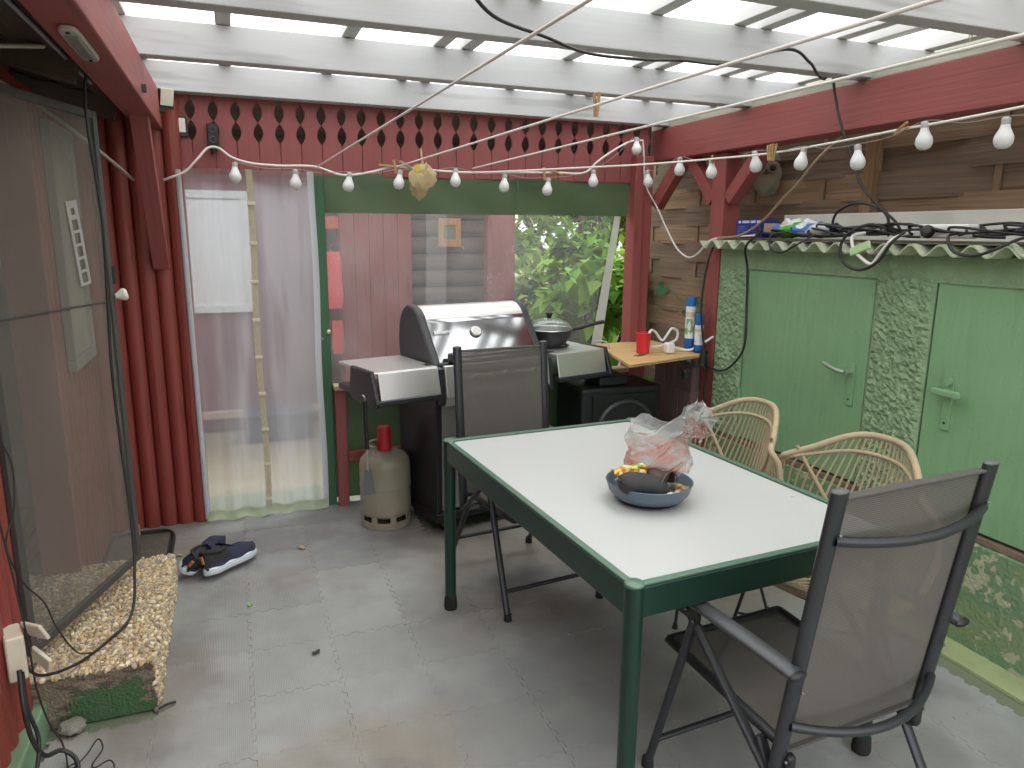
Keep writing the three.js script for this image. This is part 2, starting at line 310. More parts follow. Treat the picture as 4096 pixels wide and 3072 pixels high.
// ---- clear plastic door curtain
const scuff = tex(512, 512, (u, v) => { const a = fbm(u, v, 4, 3, 5, 111), b = fbm(u, v, 30, 8, 4, 117), c = fbm(u, v, 60, 60, 2, 121); const r = Math.abs(fbm(u, v, 22, 16, 3, 127) - 0.5), w = sm(0.52, 0.78, fbm(u, v, 5, 5, 3, 129)); return 0.52 + 0.24 * sm(0.4, 0.75, a) + 0.16 * b + 0.1 * w * (1 - sm(0, 0.05, r)) + 0.08 * c; }, 1.1, 1.1, false);
const streaks = tex(512, 512, (u, v) => 0.6 + 0.32 * sm(0.35, 0.75, fbm(u, v, 9, 2, 4, 137)) + 0.16 * fbm(u, v, 5, 4, 4, 139), 0.9, 2.1, false);
const pvc = mat([0.95, 0.955, 0.96], 0.48, { transmission: 0.96, thickness: 0, ior: 1.4, roughnessMap: scuff, side: THREE.DoubleSide });
const pvcDirty = mat([0.83, 0.86, 0.92], 0.68, { transmission: 0.95, thickness: 0, ior: 1.4, roughnessMap: streaks, side: THREE.DoubleSide });
const hemM = mat([0.75, 0.78, 0.82], 0.7, { transmission: 0.55, thickness: 0, side: THREE.DoubleSide });
{
  const T = thing('door_curtain', 'floor-length clear plastic curtain with a cream zip tape down its middle', 'curtain');
  const sheet = (xa, xb, ph) => grid(36, 40, (u, v) => {
    const x = xa + (xb - xa) * u, y = 0.012 + v * 1.9;
    const z = ZB + 0.02 + 0.018 * Math.sin(u * 6.5 + ph + v * 2.6) * (0.3 + 0.7 * v) + 0.004 * Math.sin(u * 5 + v * 9 + ph) + 0.01 * (1 - v) ** 6 * Math.sin(u * 24);
    return [x, y, z, x, y];
  });
  obj('clear_sheet', sheet(-0.235, 0.096, 0.6), pvcDirty, T); obj('clear_sheet', sheet(0.104, 0.432, 2.1), pvcDirty, T);
  obj('zip_tape', grid(3, 40, (u, v) => [0.083 + 0.032 * u + 0.006 * Math.sin(v * 9), 0.012 + 1.9 * v, ZB + 0.048 + 0.004 * Math.sin(v * 14), u * 0.03, v * 1.9]), mat([0.62, 0.56, 0.4], 0.8, { map: rep(mottle, 0.1, 0.1), side: THREE.DoubleSide, transmission: 0.3, thickness: 0 }), T);
  const st = clean(box(0.04, 0.018, 0.007, 0, 0, 0, 0.003));
  for (let k = 0; k < 9; k++) share('fastener', st, M.cream, T).position.set(0.099 + 0.006 * Math.sin(k), 0.1 + k * 0.205, ZB + 0.054);
  obj('side_hem', tube([[-0.226, 0.02, ZB + 0.05], [-0.229, 0.6, ZB + 0.05], [-0.232, 1.2, ZB + 0.05], [-0.236, 1.9, ZB + 0.045]], 0.013, 20), hemM, T);
  obj('side_hem', grid(2, 30, (u, v) => [0.40 + 0.034 * u + 0.004 * Math.sin(v * 11), 0.012 + 1.9 * v, ZB + 0.046, u, v]), hemM, T);
  obj('bottom_hem', grid(40, 5, (u, v) => { const x = -0.23 + u * 0.66; return [x, 0.012 + 0.05 * v + 0.007 * Math.sin(u * 26), ZB + 0.055 + 0.02 * (1 - v) ** 2 + 0.008 * Math.sin(u * 33), x, v * 0.06]; }), mat([0.52, 0.6, 0.42], 0.8, { map: rep(mottle, 0.2, 0.2), side: THREE.DoubleSide, transmission: 0.3, thickness: 0 }), T);
}
tag(obj('green_post', grainUV(box2([0.422, -0.012, ZB - 0.05], [0.487, 1.9, ZB + 0.012], 0.005), 1), M.greenPost), 'slim dark green post between the clear curtain and the tarpaulin window', 'post');

// ---- green tarpaulin with a clear window
{
  const T = thing('window_tarp', 'dark green tarpaulin with a wide scuffed clear window behind the grill', 'tarpaulin');
  const fold = (u, v) => 0.006 * Math.sin(u * 9 + v * 2) + 0.005 * Math.sin(u * 23 + v * 5);
  obj('valance', grid(60, 10, (u, v) => { const x = 0.489 + u * 1.918; return [x, 1.7 + 0.014 * u + v * 0.215, ZB - 0.02 + fold(u, v) + 0.018 * (1 - v) * Math.sin(u * 6), x, v * 0.22]; }), M.tarp, T);
  obj('window_pane', grid(70, 30, (u, v) => { const xr = 2.135 + 0.165 * v, x = 0.489 + u * (xr - 0.489); return [x, 0.722 + v * 0.995, ZB - 0.03 + 1.2 * fold(u, v) * Math.sin(Math.PI * v) + 0.003 * Math.sin(u * 70 + v * 30), x, 0.722 + v]; }), pvc, T);
  obj('overlap_strip', grid(4, 20, (u, v) => { const x = 1.045 + 0.02 * v + u * 0.125; return [x, 0.722 + v * 0.995, ZB - 0.016, x, v]; }), pvc, T);
  obj('window_hem', grid(2, 20, (u, v) => { const x = 2.135 + 0.165 * v + u * (0.075 - 0.035 * v); return [x, 0.722 + v * 0.99, ZB - 0.012 + 0.01 * u, x, v]; }), mat([0.62, 0.64, 0.6], 0.75, { transmission: 0.35, thickness: 0, side: THREE.DoubleSide }), T);
  obj('seam', grid(1, 10, (u, v) => [1.62 + u * 0.01, 1.715 + v * 0.2, ZB + 0.01, u, v]), M.tarp, T);
  obj('lower_skirt', grid(60, 16, (u, v) => { const x = 0.489 + u * 1.92; return [x, 0.03 + v * 0.68, ZB - 0.03 + 1.3 * fold(u, v), x, v]; }), M.tarp, T);
  const b = obj('press_stud', at(new THREE.SphereGeometry(0.014, 14, 8).scale(1, 1, 0.5), 0.478, 1.04, ZB + 0.02), mat([0.62, 0.55, 0.36], 0.35, { metalness: 0.8 }), T);
  obj('press_stud', at(new THREE.SphereGeometry(0.013, 14, 8).scale(1, 1, 0.5), 0.44, 1.0, ZB + 0.02), M.darkSteel, T);
}
{
  const S = thing('sill_frame', 'low red timber frame with a pale sill under the tarpaulin window', 'frame');
  obj('sill', grainUV(box2([0.49, 0.708, ZB - 0.01], [2.4, 0.735, ZB + 0.085], 0.003), 0), mat([0.5, 0.4, 0.26], 0.8, { map: grainTint }), S);
  for (const x of [0.495, 1.4, 2.3]) obj('upright', grainUV(box2([x, -0.012, ZB + 0.0], [x + 0.06, 0.706, ZB + 0.06], 0.004), 1), M.redPaint, S);
  obj('rail', grainUV(box2([0.557, 0.27, ZB + 0.01], [2.298, 0.33, ZB + 0.05], 0.004), 0), M.redPaint, S);
}

// ---- woven fence on the right
{
  const tones = [[0.26, 0.18, 0.115], [0.21, 0.15, 0.105], [0.31, 0.21, 0.13], [0.19, 0.14, 0.1]].map(c => mat(c, 0.85, { map: grainTint, bumpMap: grainBump, bumpScale: 0.003 }));
  const fence = (name, label, za, zb, batts, nY) => {
    const F = thing(name, label, 'fence', [2.95, 0, (za + zb) / 2], 0, null);
    const L = zb - za, vs = [];
    for (const s of [1, -1]) for (let k = 0; k < 2; k++) {
      const g = new THREE.BoxGeometry(0.009, 0.132, L, 1, 1, 24), p = g.attributes.position;
      for (let i = 0; i < p.count; i++) { const z = p.getZ(i) + (za + zb) / 2; let w = 0; for (const b of batts) w += Math.exp(-(((z - b) / 0.16) ** 2)); p.setX(i, p.getX(i) + s * (0.012 * (2 * Math.min(1, w) - 1))); }
      g.computeVertexNormals(); vs.push(grainUV(g, 2));
    }
    for (let k = 0; k < nY; k++) { const m = share('slat', vs[(k % 2) * 2 + Math.floor(rnd() * 2)], tones[Math.floor(rnd() * 4)], F); m.position.set(rr(-0.002, 0.002), 0.42 + k * 0.1185, 0); m.rotation.x = rr(-0.004, 0.004); }
    for (const b of batts) obj('batten', grainUV(box(0.012, 0.1185 * nY + 0.02, 0.03, 0, 0.36 + 0.059 * nY, b - (za + zb) / 2, 0.002), 1), tones[0], F);
    return F;
  };
  fence('woven_fence', 'brown woven slat fence panel with an owl ornament, behind the corner post', -4.95, -2.765, [-4.8, -4.235, -3.68, -3.125], 17);
  fence('woven_fence', 'brown woven slat fence panel above the white board on the shed roof', -2.81, -0.6, [-2.165, -1.55, -0.95], 17);
  tag(obj('fence_post', grainUV(box2([2.9, 0, -2.82], [2.955, 2.3, -2.755], 0.004), 1), mat([0.26, 0.165, 0.085], 0.8, { map: grainTint, bumpMap: grainBump, bumpScale: 0.002 })), 'light brown timber post between two woven fence panels', 'post');
  // owl plaque
  const O = thing('owl_ornament', 'small carved grey-brown owl hanging on the woven fence', 'ornament', [2.875, 1.93, -3.48], -Math.PI / 2 + 0.8); O.scale.setScalar(1.15);
  const bark = mat([0.42, 0.36, 0.28], 0.95, { map: rep(mottle, 0.05, 0.05), bumpMap: rep(lumps, 0.05, 0.05), bumpScale: 0.006 });
  const body = new THREE.IcosahedronGeometry(0.085, 4), bp = body.attributes.position;
  for (let i = 0; i < bp.count; i++) { const v = V(bp.getX(i), bp.getY(i), bp.getZ(i)), n = 1 + 0.05 * Math.sin(v.x * 90) * Math.sin(v.y * 110) + 0.03 * Math.sin(v.z * 130); bp.setXYZ(i, v.x * 0.78 * n, v.y * 1.15 * n - (v.y < -0.06 ? 0 : 0), v.z * 0.55 * n); }
  body.computeVertexNormals();
  obj('body', [body, at(new THREE.ConeGeometry(0.02, 0.04, 8), -0.04, 0.095, 0), at(new THREE.ConeGeometry(0.02, 0.04, 8), 0.04, 0.095, 0)], bark, O);
  for (const s of [-1, 1]) { const e = obj('eye_ring', at(new THREE.TorusGeometry(0.021, 0.007, 8, 18), s * 0.027, 0.036, 0.05), bark, O); obj('eye', at(new THREE.SphereGeometry(0.0135, 12, 8), s * 0.027, 0.036, 0.052), M.blackRough, e); }
  obj('beak', at(new THREE.ConeGeometry(0.009, 0.028, 8), 0, 0.012, 0.056, Math.PI * 0.9), M.darkWood, O);
}

// ---- low block wall in the corner
{
  const W = thing('low_wall', 'low brown-painted block wall below the wooden board in the corner', 'wall');
  const ms = [[0.24, 0.165, 0.155], [0.27, 0.19, 0.175], [0.22, 0.16, 0.155]].map(c => mat(c, 0.8, { map: grainTint, bumpMap: rep(lumps, 0.15, 0.15), bumpScale: 0.003 }));
  for (let r = 0; r < 4; r++) for (let k = 0; k < 3; k++) {
    const za = Math.max(-4.12, -4.12 + k * 0.3 - (r % 2) * 0.15), zb = Math.min(-3.7, -4.12 + (k + 1) * 0.3 - (r % 2) * 0.15 - 0.008); if (zb - za < 0.03) continue;
    share('block', grainUV(box2([2.6, r * 0.22 - 0.012, za], [2.8, r * 0.22 + 0.2, zb], 0.006), 1), ms[Math.floor(rnd() * 3)], W).position.x = rr(-0.002, 0.002);
  }
  obj('mortar', box2([2.606, -0.012, -4.118], [2.79, 0.866, -3.702], 0.002), mat([0.2, 0.15, 0.12], 0.95), W);
}

// ---- green shed
{
  const S = thing('shed', 'low green rendered shed with two metal doors and a wavy eave', 'shed');
  const XF = 2.65, bump = (z, y) => fbm((z + 9) / 4 % 1, (y + 3) / 4 % 1, 270, 270, 4, 131);
  const sheet = (za, zb, ya, yb, amp, nz, ny) => grid(nz, ny, (u, v) => { const z = za + (zb - za) * (1 - u), y = ya + (yb - ya) * v, e = Math.min(1, 14 * Math.min(u, 1 - u)); return [XF - 0.002 - amp * e * Math.max(0, bump(z, y) * 1.5 - 0.3), y, z, z, y]; });
  obj('render_strip', sheet(-3.55, -3.3, 0.46, 1.42, 0.018, 60, 220), M.stucco, S);
  obj('render_strip', sheet(-2.43, -2.135, 0.46, 1.43, 0.02, 70, 220), M.stucco, S);
  obj('lintel', sheet(-3.55, 0.2, 1.42, 1.53, 0.01, 300, 14), M.stucco, S);
  obj('core', [flatUV(box2([XF + 0.03, -0.02, -3.55], [3.0, 1.5, 0.2], 0.004), 2, 1), flatUV(box2([XF, 0.45, -3.551], [XF + 0.04, 1.5, -3.3], 0.003), 2, 1), flatUV(box2([XF, 0.45, -2.43], [XF + 0.03, 1.5, -2.135], 0.003), 2, 1), flatUV(box2([XF, 1.41, -3.3], [XF + 0.03, 1.5, -2.43], 0.003), 2, 1), flatUV(box2([XF, 1.425, -2.135], [XF + 0.03, 1.5, 0.2], 0.003), 2, 1)], M.green, S);
  // plinth with flaking paint
  const flake = tex(1024, 256, (u, v) => {
    const a = fbm(u, v, 18, 5, 5, 141), b = fbm(u, v, 80, 22, 4, 147), f = sm(0.6, 0.616, 0.55 * a + 0.45 * b), y = fbm(u, v, 10, 4, 4, 151);
    let c = mix3([0.43, 0.55, 0.41], [0.48, 0.56, 0.4], sm(0.42, 0.66, y)); c = mix3(c, [0.66, 0.67, 0.55], f); return c;
  }, 2.0, 0.5);
  obj('plinth', flatUV(box2([2.628, -0.013, -3.552], [2.72, 0.43, 0.2], 0.006), 2, 1), mat([0.9, 0.9, 0.9], 0.85, { map: flake, bumpMap: lumps, bumpScale: 0.004 }), S);
  obj('sill_course', flatUV(box2([2.64, 0.431, -3.55], [2.72, 0.458, 0.2], 0.003), 2, 1), mat([0.2, 0.14, 0.105], 0.9, { map: rep(mottle, 0.2, 0.2), bumpMap: lumps, bumpScale: 0.004 }), S);
  const kerb = obj('floor_strip', flatUV(box2([2.5, -0.013, -3.5], [2.628, 0.004, 0.2], 0.003), 2, 0), mat([0.36, 0.42, 0.22], 0.9, { map: rep(mottle, 0.5, 0.5), bumpMap: lumps, bumpScale: 0.002 }), S);
  const door = (za, zb, y1, label) => { const d = obj('door', flatUV(box2([XF + 0.0, 0.47, za + 0.006], [XF + 0.028, y1, zb - 0.006], 0.005), 2, 1), M.greenDoor, S); d.userData.label = label; return d; };
  const d1 = door(-3.3, -2.43, 1.412, 'green metal door with a lever handle pointing to the corner'), d2 = door(-2.135, -1.1, 1.425, 'green metal door with a short flat handle');
  const han = (d, z, y, dir, flat) => {
    obj('handle_plate', box(0.008, 0.2, 0.04, XF - 0.004, y - 0.06, z, 0.003), M.greenDoor, d);
    const lever = mat([0.3, 0.38, 0.28], 0.3, { metalness: 0.4 });
    if (!flat) obj('lever', [rod([XF, y, z], [XF - 0.05, y, z], 0.011), tube([[XF - 0.048, y, z], [XF - 0.055, y + 0.002, z + dir * 0.02], [XF - 0.056, y + 0.01, z + dir * 0.07], [XF - 0.05, y + 0.022, z + dir * 0.125]], 0.0105, 16, 10), at(new THREE.SphereGeometry(0.0105, 10, 8), XF - 0.05, y + 0.022, z + dir * 0.125)], lever, d);
    else obj('lever', [rod([XF, y, z], [XF - 0.05, y, z], 0.012), box(0.02, 0.028, 0.12, XF - 0.05, y, z + dir * 0.02, 0.006), rod([XF - 0.005, y + 0.04, z], [XF - 0.02, y + 0.04, z], 0.016)], M.greenDoor, d);
    obj('keyhole', at(new THREE.CylinderGeometry(0.005, 0.005, 0.003, 10), XF - 0.009, y - 0.13, z, 0, 0, Math.PI / 2), M.blackRough, d);
  };
  han(d1, -2.515, 0.985, -1, false); han(d2, -2.02, 0.995, 1, true);
  for (const y of [1.2, 0.62]) obj('hinge', rod([XF - 0.008, y, -3.292], [XF - 0.008, y + 0.13, -3.292], 0.011), M.greenDoor, d1);
  // fibre-cement eave
  const wave = (za, zb, pitch, a, t) => { const n = Math.round((zb - za) / pitch * 12), top = [], bot = []; for (let k = 0; k <= n; k++) { const z = za + (zb - za) * k / n, y = a * Math.sin(z / pitch * 2 * Math.PI); top.push([z, y + t]); bot.push([z, y]); } return [...bot, ...top.reverse()]; };
  const mk = (za, zb, x0, x1, y) => clean(toCreasedNormals(clean(extr(wave(za, zb, 0.131, 0.021, 0.007), x1 - x0).rotateY(Math.PI / 2).scale(1, 1, -1)), 0.7)).translate(x0, y, 0);
  const flip = g => { const p = g.attributes.position; for (let i = 0; i < p.count; i += 3) for (const a of [g.attributes.position, g.attributes.normal, g.attributes.uv]) for (let k = 0; k < a.itemSize; k++) { const t = a.getComponent(i + 1, k); a.setComponent(i + 1, k, a.getComponent(i + 2, k)); a.setComponent(i + 2, k, t); } g.computeVertexNormals(); return clean(toCreasedNormals(g, 0.7)); };
  const cement = mat([0.5, 0.56, 0.42], 0.85, { map: rep(mottle, 0.25, 0.25), bumpMap: lumps, bumpScale: 0.002 });
  obj('roof_sheet', grainUV(flip(mk(-3.62, -1.75, 2.545, 2.94, 1.545)), 2), cement, S);
  obj('roof_sheet', grainUV(flip(mk(-1.85, 0.3, 2.55, 2.94, 1.555)), 2), cement, S);
  tag(obj('plank', grainUV(box2([2.58, 1.576, -3.35], [2.72, 1.586, -1.6], 0.002), 2), mat([0.1, 0.075, 0.055], 0.85, { map: grainTint })), 'dark thin plank lying along the wavy shed eave under the cables', 'plank');
  tag(obj('white_board', grainUV(box2([2.88, 1.575, -3.32], [2.898, 1.712, 0.2], 0.003), 2), M.white), 'long white board standing on the shed roof against the fence', 'board');
}

// ================================================================ LEFT SIDE: screen door, step, shoes, sockets
{
  const D = thing('screen_door', 'grey insect screen door standing ajar over the pebbled step', 'door', [-0.70, 0, -2.53], 70.4 * D2R);
  const W = 0.732, y0 = 0.235, y1 = 2.03, fr = mat([0.085, 0.082, 0.073], 0.6, { metalness: 0.3 });
  obj('door_frame', [box2([0, y0, -0.011], [0.03, y1, 0.011]), box2([W - 0.028, y0, -0.011], [W, y1, 0.011]), box2([0.03, y0, -0.01], [W - 0.028, y0 + 0.03, 0.01]), box2([0.03, y1 - 0.03, -0.01], [W - 0.028, y1, 0.01])], fr, D);
  obj('mid_rail', box2([0.03, 1.322, -0.003], [W - 0.028, 1.33, 0.003], 0.002), fr, D);
  const mesh = mat([0.2, 0.188, 0.165], 0.8, { transparent: true, opacity: 0.58, side: THREE.DoubleSide, map: rep(mottle, 0.8, 0.8) });
  obj('insect_mesh', grid(10, 20, (u, v) => { const x = 0.028 + u * (W - 0.056), y = y0 + 0.028 + v * (y1 - y0 - 0.056); return [x, y, 0.004 * Math.sin(u * 3.1) * Math.sin(v * 9), x, y]; }), mesh, D);
  const k = obj('door_knob', lathe([[0, 0.046], [0.019, 0.045], [0.024, 0.038], [0.024, 0.03], [0.015, 0.014], [0.01, 0.008], [0.013, 0], [0, 0]], 24).rotateX(Math.PI / 2 - 0.2).rotateY(0.7).translate(W - 0.004, 1.342, 0.01), mat([0.72, 0.7, 0.62], 0.3), D);
  obj('latch', box(0.022, 0.07, 0.03, W + 0.004, 1.425, 0, 0.004), M.blackRough, D);
  obj('lower_latch', box(0.016, 0.05, 0.02, W + 0.004, 0.36, 0, 0.003), mat([0.35, 0.12, 0.09], 0.5), D);
  // pale strip with six square windows
  const holes = []; for (let i = 0; i < 6; i++) { const c = 0.028 + i * 0.047, h = i === 5 ? 0.012 : 0.0185; holes.push([[-h, c - h], [h, c - h], [h, c + h], [-h, c + h]]); }
  const S = obj('square_hole_strip', at(extr([[-0.034, 0], [0.034, 0], [0.034, 0.3], [-0.034, 0.3]], 0.003, 0, holes), 0.545, 1.4, 0.006, 0, 0, 0.14), mat([0.34, 0.33, 0.31], 0.6), D);
}
{
  const T = thing('door_step', 'pebbled concrete step with flaking green paint below the screen door', 'step');
  const face = tex(512, 256, (u, v) => {
    const a = fbm(u, v, 4, 3, 5, 161), b = fbm(u, v, 18, 12, 4, 167), e = 0.55 * (1 - v) * (1 - v) + 0.45 * (1 - sm(0, 0.35, u));
    const g = sm(0.5, 0.53, a * 0.75 + e * 0.55 + 0.1 * b - 0.06); let c = mix3([0.5, 0.455, 0.39], [0.36, 0.32, 0.28], sm(0.4, 0.7, b)); c = mix3(c, [0.62, 0.56, 0.48], 0.6 * sm(0.6, 0.7, fbm(u, v, 6, 6, 4, 171)));
    return mix3(c, [0.28, 0.4, 0.26], g);
  }, 0.7, 0.19);
  const g = new RoundedBoxGeometry(0.62, 0.185, 0.88, 3, 0.012).translate(-0.648, 0.08, -2.915), p = g.attributes.position;
  for (let i = 0; i < p.count; i++) { const n = fbm((p.getX(i) + 5) / 4, (p.getZ(i) + p.getY(i) + 9) / 16, 60, 240, 3, 173) - 0.5; p.setZ(i, p.getZ(i) + 0.012 * n); }
  obj('slab', flatUV(g, 0, 1, 1.0, 0.02), mat([0.9, 0.9, 0.9], 0.95, { map: face, bumpMap: rep(lumps, 0.12, 0.12), bumpScale: 0.008 }), T);
  obj('top_screed', flatUV(box2([-0.955, 0.166, -3.35], [-0.34, 0.1735, -2.482], 0.002), 0, 2), mat([0.36, 0.28, 0.18], 0.95, { map: rep(mottle, 0.3, 0.3), bumpMap: rep(lumps, 0.05, 0.05), bumpScale: 0.004 }), T);
  const N = 10500, st = new THREE.IcosahedronGeometry(1, 1), sp = st.attributes.position;
  for (let i = 0; i < sp.count; i++) { const s = 1 + 0.12 * Math.sin(sp.getX(i) * 3.1 + sp.getY(i) * 2) ; sp.setXYZ(i, sp.getX(i) * s, sp.getY(i) * s, sp.getZ(i) * s); }
  const pm = new THREE.InstancedMesh(st, mat([1, 1, 1], 0.75), N), mx = new THREE.Matrix4(), qq = new THREE.Quaternion(), eu = new THREE.Euler();
  const pal = [[0.42, 0.32, 0.19], [0.5, 0.41, 0.27], [0.36, 0.27, 0.16], [0.58, 0.5, 0.37], [0.3, 0.25, 0.19], [0.27, 0.24, 0.2], [0.46, 0.34, 0.17]];
  for (let i = 0; i < N; i++) {
    const side = i > N * 0.86, s = 0.003 + 0.0068 * rnd() ** 1.7;
    const x = side ? rr(-0.342, -0.335) : rr(-0.955, -0.334), z = rr(-3.355, -2.474), y = side ? rr(0.005, 0.17) : rr(0.1715, 0.1755);
    eu.set(rnd() * 6, rnd() * 6, rnd() * 6); qq.setFromEuler(eu);
    mx.compose(V(x, y, z), qq, V(s * rr(0.8, 1.5), s * rr(0.6, 1), s * rr(0.8, 1.4))); pm.setMatrixAt(i, mx);
    const c = pal[Math.floor(rnd() ** 1.3 * 7)], k = rr(1.0, 1.4); pm.setColorAt(i, lin(c[0] * k, c[1] * k, c[2] * k));
  }
  pm.name = 'pebbles'; pm.userData.kind = 'stuff'; pm.castShadow = pm.receiveShadow = true; T.add(pm);
}
// house foot beside the step and a loose stone
{
  const g = new THREE.IcosahedronGeometry(0.034, 2), p = g.attributes.position;
  for (let i = 0; i < p.count; i++) { const s = 1 + 0.35 * (hash(Math.round(p.getX(i) * 300), Math.round(p.getY(i) * 300 + p.getZ(i) * 171), 5) - 0.5); p.setXYZ(i, p.getX(i) * s * 1.15, p.getY(i) * s * 0.75, p.getZ(i) * s); }
  g.computeVertexNormals(); tag(obj('stone', at(g, -0.585, 0.022, -2.43), M.concrete), 'broken lump of pale mortar lying at the corner of the step', 'stone');
}
{
  const B = thing('boot_tray', 'black rubber tray with a raised rim between the step and the log wall', 'tray', [-0.545, 0, -3.78]);
  const q = []; for (let k = 0; k < 32; k++) { const a = k / 32 * 2 * Math.PI, s = 0.42; q.push([0.16 * Math.sign(Math.cos(a)) * Math.abs(Math.cos(a)) ** s, 0.31 * Math.sign(Math.sin(a)) * Math.abs(Math.sin(a)) ** s]); }
  obj('base', extr(q, 0.008).rotateX(-Math.PI / 2), M.blackRough, B);
  obj('rim', tube(q.map(([x, y]) => [x, 0.012, -y]), 0.008, 96, 8, true), mat([0.03, 0.03, 0.033], 0.5), B);
  obj('mud', grid(12, 20, (u, v) => [(u - 0.5) * 0.27, 0.0095 + 0.001 * Math.sin(u * 9 + v * 13), (v - 0.5) * 0.54, u * 0.3, v * 0.5]), mat([0.13, 0.115, 0.1], 0.95, { map: rep(mottle, 0.2, 0.2), bumpMap: lumps, bumpScale: 0.004 }), B);
}
// trainers
{
  const hw = t => 0.046 * Math.min(1, Math.sqrt(Math.max(0, t) * 9)) * Math.min(1, Math.sqrt(Math.max(0, (1 - t)) * 5)) * (0.86 + 0.2 * sm(0.35, 0.7, t) - 0.06 * Math.exp(-(((t - 0.4) / 0.14) ** 2)));
  const L = 0.295, lim = t => 0.004 * Math.sin(t * 20);
  const shoe = (label, pos, rot) => {
    const S = thing('trainer', label, 'shoe', pos); S.rotation.set(...rot, 'YXZ'); S.scale.setScalar(1.08);
    const out = []; for (let k = 0; k <= 28; k++) { const t = k / 28; out.push([t * L, hw(t)]); } for (let k = 27; k > 0; k--) { const t = k / 28; out.push([t * L, -hw(t)]); }
    const sole = clean(extr(out, 0.034, 0.006).rotateX(-Math.PI / 2)), sp = sole.attributes.position;
    for (let i = 0; i < sp.count; i++) { const t = sp.getX(i) / L; sp.setY(i, sp.getY(i) + 0.02 * Math.max(0, t - 0.72) ** 1.3 * 2 + 0.008 * Math.max(0, 0.15 - t) * 4 + (sp.getY(i) > 0.02 ? lim(t) * 0.8 : 0)); }
    sole.computeVertexNormals(); const so = obj('sole', toCreasedNormals(sole, 0.9), mat([0.68, 0.74, 0.78], 0.55), S);
    obj('tread_groove', [0.012, 0.022].map(y => tube(out.filter((_, i) => i % 2 === 0).map(([x, z]) => [x, y + 0.03 * Math.max(0, x / L - 0.72), z * 1.0]), 0.0022, 120, 5, true)), mat([0.5, 0.56, 0.6], 0.7), so);
    const h = t => 0.028 + 0.058 * sm(0, 0.06, t) * (1 - 0.42 * sm(0.3, 0.62, t)) * (1 - 0.75 * sm(0.68, 1.02, t));
    obj('upper', grid(40, 22, (u, v) => { const t = 0.01 + 0.98 * u, a = Math.PI * v, w = hw(t) * 0.99; const open = sm(0.04, 0.1, t) * (1 - sm(0.34, 0.44, t)); const y = 0.026 + (h(t) - 0.0) * Math.sin(a) ** 0.7 * (1 - 0.45 * open * sm(0.72, 0.95, Math.sin(a))); return [t * L, y, Math.cos(a) * w * (1 - 0.1 * Math.sin(a)), t * L, v * 0.1]; }), mat([0.028, 0.03, 0.075], 0.8, { bumpMap: weave, bumpScale: 0.0008, side: THREE.DoubleSide, map: rep(mottle, 0.06, 0.06) }), S);
    obj('heel_panel', grid(14, 16, (u, v) => { const t = 0.004 + 0.42 * u, a = Math.PI * (0.04 + 0.34 * v), w = hw(t) * 1.02 + 0.0008; return [t * L, 0.027 + h(t) * Math.sin(a) ** 0.7, Math.cos(a) * w * (1 - 0.1 * Math.sin(a)), u, v]; }), mat([0.018, 0.016, 0.017], 0.75, { side: THREE.DoubleSide }), S);
    obj('lining', at(new THREE.SphereGeometry(1, 20, 12).scale(0.052, 0.02, 0.029), 0.068, 0.086, 0), M.blackRough, S);
    obj('collar', tube([[0.014, 0.105, 0], [0.035, 0.098, 0.03], [0.08, 0.088, 0.033], [0.122, 0.092, 0.02], [0.132, 0.1, 0], [0.122, 0.092, -0.02], [0.08, 0.088, -0.033], [0.035, 0.098, -0.03]], 0.0075, 60, 8, true), M.blackRough, S);
    obj('tongue', grid(8, 10, (u, v) => [0.108 + 0.07 * v - 0.0 * u, 0.118 - 0.034 * v - 0.02 * (u - 0.5) ** 2, (u - 0.5) * 0.048, u, v]), mat([0.03, 0.03, 0.06], 0.8, { side: THREE.DoubleSide }), S);
    obj('heel_tab', box(0.006, 0.034, 0.014, 0.002, 0.075, 0.006, 0.002), mat([0.5, 0.2, 0.03], 0.6), S);
    obj('lace', [0, 1, 2, 3].map(k => tube([[0.135 + k * 0.018, 0.078 - k * 0.004, -0.022], [0.14 + k * 0.018, 0.088 - k * 0.005, 0], [0.148 + k * 0.018, 0.078 - k * 0.004, 0.022]], 0.0022, 10, 5)), M.blackRough, S);
    return S;
  };
  shoe('navy trainer rolled on its side against the pebbled step, white sole turned outwards', [-0.325, 0.036, -3.44], [0.72, 61 * D2R, 0.03]);
  shoe('navy trainer standing on its white sole with its heel on the other shoe', [-0.215, 0.022, -3.39], [-0.33, 45 * D2R, -0.04]);
}
